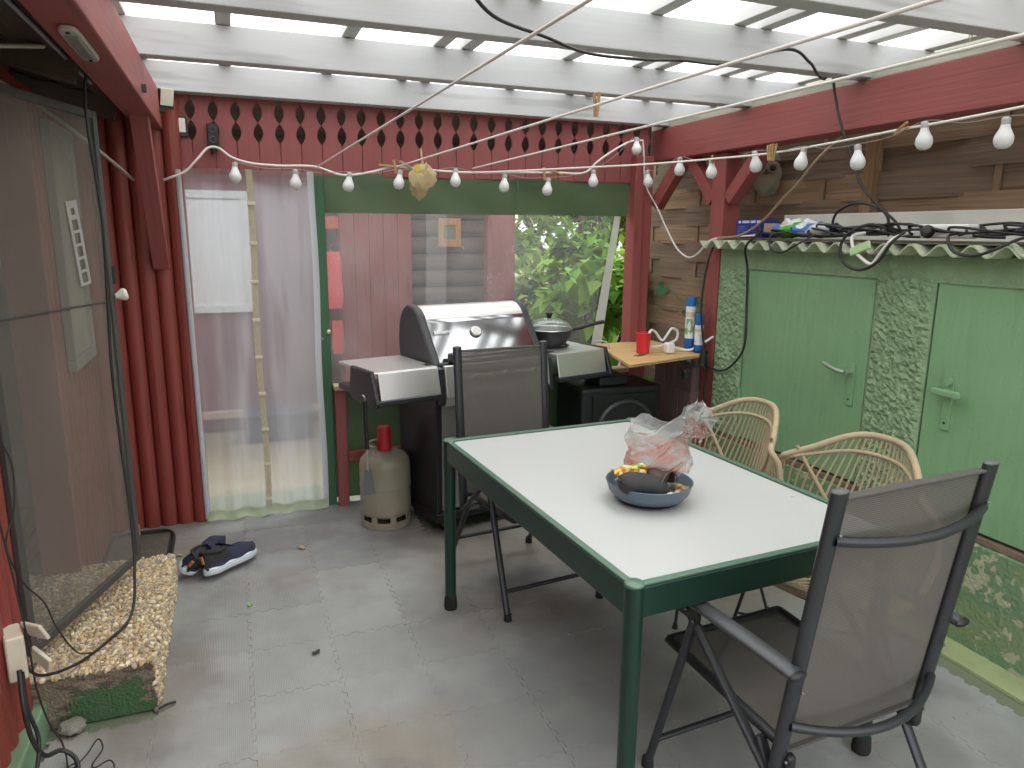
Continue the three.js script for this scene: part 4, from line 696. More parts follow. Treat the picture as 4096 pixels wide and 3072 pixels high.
  obj('lid_handle', [rod([-0.235, 0.965, zF + 0.005], [0.235, 0.965, zF + 0.005], 0.012), ], M.chrome, lid);
  for (const s of [-1, 1]) obj('handle_mount', box(0.035, 0.05, 0.075, s * 0.245, 0.955, zF - 0.022, 0.01), M.black, lid);
  const font = await new FontLoader().loadAsync('fonts/droid/droid_sans_bold.typeface.json');
  const txt = new TextGeometry('Enders', { font, size: 0.021, depth: 0.003, curveSegments: 4 });
  obj('name_badge', at(txt, -0.285, 1.068, 0.05, -0.61), M.whitePlastic, lid);
  // side shelves
  const shelf = (s, xa, xb) => {
    const top = obj('side_shelf', box2([xa, 0.915, -0.2], [xb, 0.93, zF + 0.02], 0.004), M.steel, G), w = Math.abs(xb - xa), xm = (xa + xb) / 2, out = s < 0 ? Math.min(xa, xb) : Math.max(xa, xb);
    obj('shelf_front', at(box(w - 0.03, 0.135, 0.012, 0, 0, 0, 0.004), xm - s * 0.01, 0.862, zF + 0.048, -0.24), M.steel, top);
    obj('shelf_trim', [box(w, 0.03, 0.05, xm, 0.785, zF + 0.055, 0.008), box(w, 0.03, 0.42, xm, 0.795, -0.01, 0.008)], M.charcoal, top);
    obj('shelf_end', at(extr([[0.22, 0.79], [0.2, 0.935], [-0.035, 0.94], [-0.1, 0.79], [-0.085, 0.765], [0.2, 0.765]], 0.026, 0.006).rotateY(Math.PI / 2), out - 0.013, 0, zF - 0.01), M.charcoal, top);
    if (s > 0) obj('end_grip', box(0.008, 0.03, 0.12, out + 0.012, 0.87, zF - 0.1, 0.004), M.black, top);
    obj('vent', [0, 1, 2].map(k => box(0.045, 0.004, 0.008, s * 0.375, 0.9315, zF - 0.03 - k * 0.018, 0.001)), M.blackRough, top);
  };
  shelf(-1, -0.36, -0.705); shelf(1, 0.36, 0.73);
  obj('burner_grate', [at(new THREE.TorusGeometry(0.09, 0.005, 8, 36).rotateX(Math.PI / 2), 0.52, 0.937, -0.01), ...[0, 1, 2, 3].map(k => box(0.2, 0.006, 0.006, 0, 0, 0, 0.001).rotateY(k * Math.PI / 4).translate(0.52, 0.94, -0.01))], M.blackMetal, G);
  obj('igniter', [rod([0.75, 0.835, 0.1], [0.785, 0.835, 0.1], 0.014), box(0.06, 0.045, 0.05, 0.76, 0.79, 0.08, 0.008)], M.darkSteel, G);
  obj('hose', tube([[0.7, 0.86, 0.05], [0.77, 0.95, 0.08], [0.83, 0.94, 0.12], [0.85, 0.86, 0.13], [0.84, 0.79, 0.12]], 0.004, 40, 8), mat([0.5, 0.5, 0.48], 0.4), G);

  const Wk = thing('wok', 'black wok with a domed glass lid standing on the side burner', 'wok', [1.745, 0.944, -3.955], 0.1); Wk.scale.setScalar(1.16);
  obj('pan', lathe([[0, 0], [0.075, 0], [0.085, 0.006], [0.108, 0.042], [0.122, 0.078], [0.1235, 0.08], [0.1195, 0.08], [0.104, 0.042], [0.08, 0.01], [0, 0.006]], 44), mat([0.02, 0.02, 0.024], 0.5), Wk);
  obj('handle', [tube([[0.118, 0.075, 0.02], [0.17, 0.084, 0.03], [0.23, 0.1, 0.042], [0.3, 0.112, 0.055]], 0.011, 30, 10).scale(1, 1, 1)], M.black, Wk);
  obj('handle_ferrule', rod([0.12, 0.075, 0.02], [0.155, 0.082, 0.027], 0.008), M.chrome, Wk);
  const ld = obj('glass_lid', lathe([[0.12, 0.082], [0.118, 0.092], [0.1, 0.112], [0.065, 0.13], [0.02, 0.138], [0, 0.139]], 40), mat([0.82, 0.9, 0.86], 0.08, { transmission: 0.85, thickness: 0, ior: 1.5, side: THREE.DoubleSide }), Wk);
  obj('lid_rim', at(new THREE.TorusGeometry(0.121, 0.003, 8, 44).rotateX(Math.PI / 2), 0, 0.083, 0), M.chrome, ld);
  obj('lid_knob', at(lathe([[0, 0.03], [0.017, 0.029], [0.019, 0.022], [0.012, 0.01], [0.012, 0], [0, 0]], 20), 0, 0.138, 0), M.black, ld);

  const U = thing('grill_turner', 'long grill turner with a black handle hanging from the grill shelf', 'utensil', [0.545, 0, -3.42], 0.24);
  obj('handle', oval([0, 0.8, 0], [0.006, 0.56, 0], 0.02, 0.028), M.black, U); obj('shaft', oval([0.006, 0.565, 0], [0.006, 0.45, 0], 0.006, 0.014), M.steel, U);
  obj('blade', at(extr([[-0.018, 0], [0.02, 0], [0.034, -0.13], [-0.034, -0.13]], 0.002), 0.006, 0.455, 0, -0.05), mat([0.25, 0.25, 0.25], 0.4, { metalness: 0.8 }), U);
  obj('hanging_hook', tube([[0, 0.8, 0], [0, 0.82, 0.006], [-0.006, 0.83, -0.005]], 0.003, 12, 6), M.steel, U);
}
{
  const B = thing('gas_bottle', 'olive grey gas bottle with a red valve cap standing beside the grill', 'gas bottle', [0.712, 0, -3.83]);
  const ol = mat([0.33, 0.3, 0.23], 0.42, { map: rep(mottle, 0.5, 0.5), bumpMap: rep(lumps, 0.3, 0.3), bumpScale: 0.0006 });
  obj('body', lathe([[0, 0.05], [0.11, 0.055], [0.134, 0.07], [0.1395, 0.09], [0.1395, 0.222], [0.142, 0.225], [0.142, 0.234], [0.1395, 0.237], [0.1395, 0.345], [0.133, 0.375], [0.112, 0.4], [0.07, 0.418], [0.035, 0.425], [0, 0.426]], 52), ol, B);
  const ring = []; const n = 8;
  obj('foot_ring', [lathe([[0.127, 0.0], [0.137, 0.0], [0.139, 0.004], [0.139, 0.04], [0.136, 0.042], [0.131, 0.04], [0.131, 0.004], [0.127, 0]], 52), ...Array.from({ length: n }, (_, k) => at(box(0.034, 0.04, 0.006, 0, 0, 0, 0.002), 0, 0.055, 0.133).rotateY(k / n * 2 * Math.PI + 0.1))], ol, B);
  obj('handle_collar', grid(24, 6, (u, v) => { const a = 1.75 + 2.35 * u, r = 0.088 - 0.004 * v; return [Math.cos(a) * r * 1.02, 0.385 + 0.075 * v * (0.4 + 0.6 * Math.sin(Math.PI * clamp(u * 1.2 - 0.1)) ** 0.4), -Math.sin(a) * r, u, v]; }), mat([0.33, 0.3, 0.23], 0.42, { side: THREE.DoubleSide }), B);
  obj('collar_roll', tube(Array.from({ length: 14 }, (_, k) => { const a = 1.85 + 2.15 * k / 13; return [Math.cos(a) * 0.088, 0.457, -Math.sin(a) * 0.086]; }), 0.009, 40, 10), ol, B);
  obj('valve_cap', lathe([[0.039, 0.42], [0.04, 0.43], [0.038, 0.545], [0.034, 0.556], [0.02, 0.56], [0, 0.56]], 28), mat([0.48, 0.018, 0.026], 0.42), B);
}
// black box under the board
{
  const B = thing('black_cabinet', 'black boxy cabinet with a large round ring on its front below the board', 'cabinet', [2.12, 0, -3.86]);
  const bm = mat([0.016, 0.017, 0.02], 0.4);
  obj('case', box(0.54, 0.7, 0.36, 0.02, 0.35, -0.06, 0.02, 3), bm, B);
  obj('front_plate', box(0.44, 0.56, 0.015, 0.04, 0.38, 0.125, 0.03, 3), mat([0.008, 0.008, 0.009], 0.5), B);
  obj('front_ring', at(new THREE.TorusGeometry(0.19, 0.016, 12, 56), 0.045, 0.42, 0.134), mat([0.05, 0.053, 0.06], 0.3), B);
  obj('front_disc', at(lathe([[0, 0.006], [0.12, 0.004], [0.175, 0.001], [0.175, 0], [0, 0]], 48).rotateX(Math.PI / 2), 0.045, 0.42, 0.133), bm, B);
  obj('top_box', box(0.2, 0.06, 0.22, -0.02, 0.732, -0.02, 0.012), bm, B);
  tag(obj('plank_offcut', at(box(0.16, 0.012, 0.05, 0, 0, 0, 0.003), 1.66, 0.5, -3.55, 0, 0.5, -0.2), mat([0.4, 0.36, 0.31], 0.8)), 'pale strip of timber leaning against the black cabinet', 'plank').visible = true;
}
// wooden board in the corner with mug, charger and cans
{
  const wood = mat([0.66, 0.44, 0.2], 0.55, { map: grainTint, bumpMap: grainBump, bumpScale: 0.0006 });
  const g = extr([[2.16, 4.15], [2.6, 4.17], [2.625, 3.585], [1.985, 3.4]], 0.018, 0.002).rotateX(-Math.PI / 2);
  tag(obj('wooden_board', grainUV(g.translate(0, 0.884, 0), 0), wood), 'light wooden board lying across the corner beside the grill', 'board');
  tag(obj('board_prop', grainUV(box2([2.5, 0.84, -4.1], [2.6, 0.882, -3.75], 0.003), 2), M.darkWood), 'dark batten carrying the wooden board on the low wall', 'batten');
  const Mg = thing('red_cup', 'tall red plastic cup on the wooden board', 'cup', [2.255, 0.9025, -3.715]); Mg.scale.setScalar(1.16);
  obj('wall', lathe([[0, 0.001], [0.031, 0.001], [0.033, 0.004], [0.0365, 0.098], [0.039, 0.1], [0.039, 0.106], [0.0365, 0.108], [0.034, 0.106], [0.031, 0.006], [0, 0.005]], 32), mat([0.62, 0.022, 0.035], 0.4), Mg);
  tag(obj('pen', [rod([2.16, 0.906, -3.62], [2.24, 0.906, -3.66], 0.003), rod([2.15, 0.906, -3.64], [2.23, 0.906, -3.675], 0.002)], M.darkSteel), 'thin metal skewer lying in front of the red cup', 'skewer');
  const Ch = thing('charger', 'white plug charger with a coiled white cable on the wooden board', 'charger', [2.405, 0.9025, -3.665]); Ch.scale.setScalar(1.18);
  obj('plug', [box(0.045, 0.055, 0.045, 0, 0.0285, 0, 0.01, 2)], M.whitePlastic, Ch);
  obj('cable', tube([[0, 0.045, -0.02], [-0.03, 0.03, -0.05], [-0.09, 0.035, -0.04], [-0.115, 0.075, -0.02], [-0.095, 0.115, -0.03], [-0.05, 0.105, -0.06], [-0.01, 0.06, -0.05], [0.01, 0.09, -0.04], [0.045, 0.12, -0.05], [0.085, 0.1, -0.06], [0.08, 0.06, -0.06], [0.04, 0.045, -0.05], [0.03, 0.035, -0.04], [0.08, 0.015, -0.03], [0.13, 0.012, 0], [0.16, 0.04, 0.02], [0.165, 0.08, 0.03], [0.175, 0.06, 0.05], [0.215, 0.085, 0.07], [0.235, 0.08, 0.09]], 0.0065, 150, 8), mat([0.74, 0.72, 0.7], 0.45), Ch);
  const can = (label, x, z, r, h, capH, band) => {
    const K = thing('spray_can', label, 'can', [x, 0.9025, z], 0, 'blue and white cans on the board');
    const art = tex(128, 128, (u, v) => { v = v < 0.999 ? v : 1; let c = [0.86, 0.88, 0.9]; if (v < 0.3) c = [0.12, 0.36, 0.66]; const a = fbm(u, v, 8, 6, 3, band); if (v > 0.36 && v < 0.6 && a > 0.56) c = band % 2 ? [0.5, 0.66, 0.4] : [0.72, 0.78, 0.84]; if (v > 0.62 && v < 0.7) c = [0.8, 0.74, 0.66]; return c; });
    art.repeat.set(1, 1);
    obj('tin', lathe([[0, 0.001], [r, 0.001], [r, h * 0.17], [r, h * 0.34], [r, h * 0.5], [r, h * 0.67], [r, h * 0.84], [r, h], [r * 0.92, h + 0.006], [0, h + 0.006]], 28), mat([1, 1, 1], 0.35, { map: art }), K);
    obj('cap', lathe([[r * 0.98, h + 0.004], [r * 0.98, h + capH * 0.9], [r * 0.9, h + capH], [0, h + capH]], 28), mat([0.02, 0.15, 0.42], 0.4), K);
  };
  can('tall white spray can with a blue cap on the board against the red post', 2.575, -3.71, 0.03, 0.27, 0.06, 401);
  can('shorter can with a blue cap in front of the tall spray can', 2.59, -3.635, 0.026, 0.165, 0.07, 402);
  cord('black_lead', 'black lead with a plug hanging down the shed corner beside the cans', [[2.6, 1.56, -3.55], [2.575, 1.45, -3.57], [2.555, 1.2, -3.58], [2.57, 1.02, -3.57], [2.59, 0.9, -3.555], [2.6, 0.84, -3.55], [2.6, 0.7, -3.56], [2.615, 0.5, -3.565]], 0.0065, M.cable, 80);
  cord('black_lead', 'black lead hanging from the eave across the first shed door edge to the corner', [[2.535, 1.62, -3.08], [2.54, 1.54, -3.2], [2.6, 1.43, -3.25], [2.62, 1.25, -3.26], [2.62, 1.0, -3.25], [2.615, 0.9, -3.31], [2.61, 0.83, -3.42], [2.59, 0.835, -3.53]], 0.0065, M.cable, 80);
  const Pl = thing('plug_cluster', 'cluster of black plugs and couplings at the shed corner beside the board', 'plugs', [2.56, 0.86, -3.545]);
  obj('coupling', [oval([0, -0.02, 0], [0.01, 0.07, 0.0], 0.045, 0.04)], M.black, Pl); obj('plug', [at(box(0.05, 0.03, 0.045, 0, 0, 0, 0.012, 2), -0.1, 0.01, 0.02, 0, 0.4), at(box(0.045, 0.06, 0.04, 0, 0, 0, 0.012, 2), -0.13, -0.06, 0.03)], M.black, Pl);
  obj('short_lead', tube([[-0.1, 0.01, 0.02], [-0.05, -0.02, 0.015], [0, -0.01, 0], [0.02, -0.05, 0]], 0.006, 24, 8), M.cable, Pl);
}

// ================================================================ LINES, STRING LIGHTS, CABLES OVERHEAD
const line = (label, a, b, sag) => { const q = []; for (let k = 0; k <= 8; k++) { const t = k / 8; q.push([a[0] + (b[0] - a[0]) * t, a[1] + (b[1] - a[1]) * t - sag * 4 * t * (1 - t), a[2] + (b[2] - a[2]) * t]); } return tag(obj('clothes_line', tube(q, 0.0042, 40, 6), M.rope), label, 'rope'); };
line('white clothes line leaving the ornamental boards above the green post', [0.445, 1.935, ZB + 0.04], [0.62, 1.99, 0.0], 0.0);
line('white clothes line with a single wooden peg standing on it', [0.88, 1.955, ZB + 0.04], [1.17, 1.988, 0.0], 0.0);
line('white clothes line running nearest to the red beam above the string lights', [1.33, 1.965, ZB + 0.04], [1.475, 1.985, 0.0], 0.0);
tag(obj('clothes_line', tube([[1.25, 1.935, -4.14], [1.5, 1.942, -3.96], [1.75, 1.947, -3.675], [2.03, 1.958, -3.452], [2.27, 1.975, -3.239], [2.41, 1.982, -2.925], [2.42, 1.99, -2.528], [2.42, 2.001, -2.213], [2.42, 2.008, -1.934], [2.42, 2.016, -1.722], [2.42, 2.026, -1.471]], 0.0048, 90, 6), M.rope), 'thick white line along the red side beam above the row of bulbs', 'rope');
cord('white_cable', 'crinkled white cable along the bottom edge of the ornamental boards', [[-0.3, 1.845, -4.12], [-0.265, 1.857, -4.1], [-0.199, 1.888, -4.1], [-0.142, 1.946, -4.1], [-0.083, 2.009, -4.12], [-0.04, 2.011, -4.12], [0.023, 1.965, -4.1], [0.11, 1.941, -4.1], [0.246, 1.933, -4.1], [0.434, 1.935, -4.1], [0.577, 1.898, -4.1], [0.727, 1.918, -4.1], [0.855, 1.952, -4.1], [0.985, 1.945, -4.1], [1.254, 1.937, -4.1], [1.536, 1.948, -4.1], [1.831, 1.956, -4.1], [2.031, 1.966, -4.1], [2.107, 2.029, -4.1], [2.231, 2.11, -4.1], [2.341, 2.162, -4.1], [2.429, 2.172, -4.12]], 0.0062, M.whiteCable, 220);
cord('white_cable', 'white cable dropping beside the corner post to the end of the shed eave', [[2.43, 2.172, -4.12], [2.445, 2.07, -4.12], [2.47, 1.91, -4.13], [2.56, 1.764, -4.12], [2.56, 1.634, -4.0], [2.56, 1.508, -3.86], [2.56, 1.467, -3.733], [2.56, 1.5, -3.643], [2.57, 1.568, -3.56], [2.6, 1.59, -3.4], [2.6, 1.6, -3.2]], 0.0052, M.whiteCable, 140);
cord('roof_cable', 'black cable draped under the grey cross beams of the roof', [[0.5, 2.26, -1.83], [0.614, 2.245, -1.99], [0.716, 2.2, -2.071], [0.956, 2.2, -2.234], [1.169, 2.2, -2.368], [1.445, 2.22, -2.45], [1.672, 2.252, -2.53], [1.74, 2.22, -2.4], [1.86, 2.24, -2.2], [2.05, 2.235, -2.3], [2.28, 2.245, -2.5], [2.45, 2.27, -2.64], [2.51, 2.33, -2.7]], 0.0055, M.cable, 100);
cord('drop_cable', 'black cable dropping from the roof beam to the tangle on the shed roof', [[2.5, 2.4, -2.72], [2.53, 2.34, -2.7], [2.55, 2.226, -2.684], [2.55, 2.123, -2.646], [2.55, 1.999, -2.582], [2.55, 1.917, -2.532], [2.55, 1.817, -2.481], [2.56, 1.736, -2.396], [2.57, 1.678, -2.341], [2.6, 1.621, -2.357], [2.65, 1.605, -2.4]], 0.006, M.cable, 100);
cord('brown_cable', 'brown flat cable slanting down from the red beam to the shed eave', [[2.68, 2.07, -2.72], [2.62, 1.99, -2.78], [2.6, 1.943, -2.821], [2.6, 1.843, -2.931], [2.6, 1.781, -3.021], [2.6, 1.68, -3.147], [2.6, 1.6, -3.33], [2.58, 1.585, -3.5]], 0.0062, M.brownCable, 70);
{
  const S = thing('string_lights', 'string of frosted round bulbs strung round two sides of the patio', 'string lights');
  const back = [[0.034, 1.867], [0.327, 1.843], [0.597, 1.84], [0.87, 1.861], [1.191, 1.883], [1.482, 1.862], [1.753, 1.85], [2.054, 1.907]].map(([x, y]) => [x, y, -4.04]);
  const right = [[2.33, 2.105, -4.02], [2.41, 1.916, -4.0], [2.42, 1.963, -3.68], [2.42, 1.927, -3.375], [2.42, 1.934, -3.018], [2.42, 1.922, -2.711], [2.42, 1.899, -2.384], [2.42, 1.948, -2.081], [2.42, 1.922, -1.775], [2.42, 1.925, -1.45]];
  const g = clean(lathe([[0, -0.032], [0.012, -0.031], [0.022, -0.025], [0.0285, -0.013], [0.03, -0.001], [0.0275, 0.011], [0.021, 0.024], [0.0155, 0.036], [0.0135, 0.046]], 24));
  const neck = clean(lathe([[0.0135, 0.046], [0.0145, 0.048], [0.0135, 0.052], [0.0145, 0.056], [0.0135, 0.06], [0.014, 0.066], [0.006, 0.07], [0, 0.07]], 18));
  const frost = mat([0.7, 0.72, 0.73], 0.32), nm = mat([0.42, 0.42, 0.42], 0.5), all = [...back, ...right];
  for (const p of all) {
    const m = share('bulb', g, frost, S); m.position.set(...p); m.rotation.set(rr(-0.12, 0.12), 0, rr(-0.15, 0.15));
    share('bulb_neck', neck, nm, m);
  }
  const q = []; for (let i = 0; i < all.length; i++) { const p = all[i]; q.push([p[0], p[1] + 0.072, p[2]]); if (i + 1 < all.length) { const n = all[i + 1]; q.push([(p[0] + n[0]) / 2, (p[1] + n[1]) / 2 + 0.058, (p[2] + n[2]) / 2]); } }
  obj('thin_wire', tube(q, 0.0016, 260, 5), mat([0.3, 0.28, 0.26], 0.5), S);
}
// pegs
{
  const half = clean(grainUV(box(0.011, 0.075, 0.008, 0, 0, 0, 0.002), 1)), spring = clean(new THREE.TorusGeometry(0.006, 0.0014, 6, 14).rotateY(Math.PI / 2));
  const peg = (label, p, r) => { const P = thing('clothes_peg', label, 'clothes peg', p, 0, 'wooden clothes pegs on the lines'); P.rotation.set(...r); for (const s of [-1, 1]) { const h = share('peg_half', half, M.pegWood, P); h.position.z = s * 0.006; h.rotation.x = s * 0.09; } share('spring', spring, M.darkSteel, P); return P; };
  const near = 'wooden clothes peg among the cluster beside the peg bag';
  peg('single wooden clothes peg standing upright on the middle clothes line', [1.06, 1.985, -2.08], [0.1, 0.5, 0.06]).scale.setScalar(0.95);
  peg(near, [0.86, 1.95, -4.09], [0, 0, 0.15]); peg(near, [0.92, 1.965, -4.09], [0, 0, 1.1]); peg(near, [0.81, 1.955, -4.09], [0, 0, 1.5]);
  peg('wooden clothes peg clipped aslant over the bulb by the shed post', [2.41, 1.985, -3.36], [0.9, 0.3, 0.5]);
  peg('wooden clothes peg lying along the line under the red beam, apart from the others', [2.4, 2.0, -2.17], [1.2, 0.2, 0.2]);
  const tri = 'wooden clothes peg in the bunch of three above the owl'; for (const k of [-1, 0, 1]) peg(tri, [2.41, 1.985, -2.9 + 0.016 * k], [0.12 * k, 0.4, 0.1 * k]);
  const rb = 'wooden clothes peg on the line in front of the green valance'; peg(rb, [1.83, 1.955, -4.08], [0, 0, 1.2]); peg(rb, [1.75, 1.945, -4.08], [0, 0, 0.1]);
  const B = thing('peg_bag', 'crumpled beige cloth bag of pegs hanging on the line by the tarpaulin', 'bag', [1.0, 1.885, -4.03]);
  const g = new THREE.IcosahedronGeometry(1, 5), q = g.attributes.position;
  for (let i = 0; i < q.count; i++) { const x = q.getX(i), y = q.getY(i), z = q.getZ(i), n = 0.7 + 0.75 * fbm((x + 2) / 4, (y + z * 0.7 + 3) / 6, 12, 18, 3, 501); const top = y > 0.3 ? 1 - 0.45 * (y - 0.3) : 1; q.setXYZ(i, x * 0.07 * n * top + 0.02 * y, y * 0.085 * n, z * 0.045 * n); }
  g.computeVertexNormals();
  obj('cloth', toCreasedNormals(clean(g), 0.5), mat([0.46, 0.36, 0.2], 0.9, { bumpMap: weave, bumpScale: 0.001 }), B);
  obj('bag_tie', tube([[0.01, 0.06, 0], [0.0, 0.1, 0], [-0.005, 0.16, -0.01]], 0.006, 16, 6), mat([0.46, 0.36, 0.2], 0.9), B);
  obj('label_patch', at(box(0.03, 0.04, 0.003, 0, 0, 0, 0.001), -0.035, 0.055, 0.03, 0, 0, 0.4), mat([0.62, 0.44, 0.05], 0.6), B);
  tag(obj('screw_hook', at(new THREE.TorusGeometry(0.012, 0.0022, 6, 20, 4.6), 2.34, 2.252, -1.88, 0, 0.3), M.steel), 'small metal screw hook under the nearest grey cross beam', 'hook');
}
// ---- clutter on the shed roof
{
  const Y = 1.588;
  const art = tex(256, 128, (u, v) => { let c = [0.1, 0.16, 0.47]; const row = Math.floor(v * 16), inCol = (u > 0.06 && u < 0.44) || (u > 0.52 && u < 0.94); if (v > 0.78 && v < 0.92 && u > 0.08 && u < 0.92 && hash(Math.floor(u * 22), 1, 3) > 0.25) c = [0.7, 0.74, 0.84]; else if (v > 0.12 && v < 0.62 && inCol && row % 2 && hash(Math.floor(u * 60), row, 7) > 0.35) c = [0.4, 0.45, 0.66]; return c; });
  art.repeat.set(1, 1);
  const B = thing('blue_box', 'dark blue cardboard box with white print on the end of the shed roof', 'box', [2.66, Y, -3.28]);
  const bf = clean(box2([-0.045, 0, -0.11], [0.06, 0.098, 0.11], 0.002)), p = bf.attributes.position, uv = bf.attributes.uv; for (let i = 0; i < p.count; i++) uv.setXY(i, (p.getZ(i) + 0.11) / 0.22, p.getY(i) / 0.098);
  obj('carton', bf, mat([1, 1, 1], 0.45, { map: art }), B);
  obj('end_label', box(0.09, 0.05, 0.003, 0.008, 0.05, 0.1115, 0), mat([0.62, 0.42, 0.36], 0.6), B);
  const crum = (nu, nv, f, amp, s) => grid(nu, nv, (u, v) => { const q = f(u, v), n = k => fbm(u * 0.99, v * 0.99, 7 + k, 6, 3, s + 31 * k) - 0.5; return [q[0] + amp * n(0), q[1] + amp * n(1), q[2] + amp * n(2), u, v]; });
  const wrap = tex(256, 128, (u, v) => { const a = fbm(u, v, 6, 4, 3, 521), b = fbm(u, v, 5, 6, 3, 527); let c = [0.82, 0.83, 0.84]; c = mix3(c, [0.33, 0.66, 0.16], sm(0.55, 0.58, a)); c = mix3(c, [0.2, 0.4, 0.68], sm(0.62, 0.65, b)); if (u < 0.2 && v < 0.3) c = [0.75, 0.3, 0.2]; return c; });
  tag(obj('wipes_packet', at(crum(36, 16, (u, v) => { const a = v * 2 * Math.PI; return [0.05 * Math.cos(a), 0.04 + 0.036 * Math.sin(a), (u - 0.5) * 0.4 * 1]; }, 0.03, 541), 2.68, Y, -2.92), mat([1, 1, 1], 0.4, { map: wrap, side: THREE.DoubleSide })), 'white and lime green soft packet among the cables on the shed roof', 'packet');
  tag(obj('carrier_bag', at(crum(24, 16, (u, v) => { const a = v * 2 * Math.PI; return [0.045 * Math.cos(a), 0.045 + 0.04 * Math.sin(a), (u - 0.5) * 0.26]; }, 0.05, 561), 2.74, Y + 0.005, -3.02), mat([0.72, 0.73, 0.76], 0.45, { side: THREE.DoubleSide })), 'crumpled white carrier bag behind the lime green packet', 'bag');
  const A = thing('power_adapter', 'white power adapter box lying on the cables on the shed roof', 'adapter', [2.66, Y + 0.035, -2.14], 0.05);
  obj('housing', box(0.07, 0.055, 0.235, 0, 0, 0, 0.008, 2), M.whitePlastic, A); obj('gland', [rod([0, -0.005, -0.118], [0, -0.012, -0.15], 0.012)], M.whitePlastic, A);
  tag(obj('round_plug', at(lathe([[0, 0.03], [0.02, 0.029], [0.025, 0.02], [0.025, 0], [0, 0]], 20).rotateZ(Math.PI / 2 - 0.3), 2.6, Y + 0.03, -2.16), M.black), 'round black plug resting against the white power adapter', 'plug');
  cord('white_loop', 'thick white cable looping over the eave through a pale green clip', [[2.64, 1.61, -2.28], [2.56, 1.61, -2.25], [2.52, 1.584, -2.266], [2.515, 1.536, -2.305], [2.515, 1.487, -2.346], [2.515, 1.505, -2.397], [2.515, 1.552, -2.454], [2.525, 1.601, -2.473], [2.58, 1.615, -2.46]], 0.0075, M.whiteCable, 70);
  tag(obj('green_clip', at(box(0.014, 0.035, 0.11, 0, 0, 0, 0.005), 2.508, 1.55, -2.41, -0.35), mat([0.42, 0.62, 0.32], 0.5)), 'pale green plastic clip on the white cable at the eave', 'clip');
  cord('black_loop', 'black cable hanging in a round loop below the wavy eave', [[2.62, 1.62, -2.34], [2.54, 1.65, -2.4], [2.515, 1.61, -2.49], [2.51, 1.561, -2.52], [2.51, 1.491, -2.498], [2.51, 1.459, -2.404], [2.51, 1.498, -2.312], [2.515, 1.58, -2.255], [2.56, 1.62, -2.24]], 0.0065, M.cable, 80);
  // tangle: one cable per loop run
  for (let k = 0; k < 11; k++) {
    const z0 = -2.95 + k * 0.12, q = [], ph = rr(0, 6), n = 16;
    for (let i = 0; i <= n; i++) { const t = i / n; q.push([2.66 + 0.07 * Math.sin(t * 9 + ph) + rr(-0.008, 0.008), Y + 0.012 + 0.03 * (0.5 + 0.5 * Math.sin(t * 13 + ph * 2)) + (k % 4) * 0.008, z0 + 0.24 * Math.sin(t * 6.3 + ph) + 0.25 * (t - 0.5)]); }
    tag(obj('tangled_cable', tube(q, 0.0055, 110, 6), M.cable), 'black cable in the tangle on the shed roof', 'cable', 'tangled cables on the shed roof');
  }
  cord('black_loop', 'black cable arching up above the tangle in front of the fence post', [[2.64, 1.62, -2.72], [2.64, 1.7, -2.7], [2.64, 1.745, -2.6], [2.64, 1.73, -2.48], [2.64, 1.66, -2.36], [2.65, 1.61, -2.33]], 0.006, M.cable, 60);
  cord('black_loop', 'thin black cable hanging in a small loop under the eave near the lime green packet', [[2.6, 1.62, -2.95], [2.53, 1.6, -3.0], [2.515, 1.54, -2.98], [2.515, 1.52, -2.9], [2.52, 1.56, -2.8], [2.58, 1.61, -2.75]], 0.005, M.cable, 60);
  cord('black_loop', 'black cable running along the shed eave with a curl over the edge near the adapter', [[2.62, 1.615, -2.05], [2.53, 1.6, -2.02], [2.515, 1.55, -1.98], [2.515, 1.535, -1.9], [2.52, 1.56, -1.82], [2.55, 1.6, -1.75], [2.58, 1.615, -1.6], [2.6, 1.61, -1.4]], 0.006, M.cable, 70);
}
// ---- litter on the mats
{
  const lf = (label, x, z, c, s, r) => tag(obj('fallen_leaf', at(grid(6, 6, (u, v) => [(u - 0.5) * 0.05 * s * Math.sin(Math.PI * (0.1 + 0.8 * v)), 0.006 + 0.006 * Math.sin(u * 3 + v * 4), (v - 0.5) * 0.06 * s, u, v]), x, 0.004, z, 0, r, 0), mat(c, 0.8, { side: THREE.DoubleSide })), label, 'leaf', 'litter on the foam mats');
  lf('small dry tan leaf on the foam mats in front of the clear curtain', 0.235, -3.62, [0.45, 0.3, 0.17], 0.7, 0.4);
  lf('tiny dark curled leaf on the foam mats in the open middle of the floor', 0.2, -2.62, [0.06, 0.055, 0.05], 0.55, 1.9);
  lf('tiny dry leaf beside the boot tray', -0.345, -3.73, [0.5, 0.33, 0.2], 0.5, 0.9);
  lf('tiny bright green leaf by the trainers', -0.03, -3.09, [0.2, 0.4, 0.06], 0.4, 0.2);
  tag(obj('dark_twig', [tube([[-0.335, 0.01, -2.45], [-0.31, 0.014, -2.46], [-0.285, 0.008, -2.475]], 0.005, 12, 6)], M.blackRough), 'short black scrap at the front corner of the step', 'scrap');
}

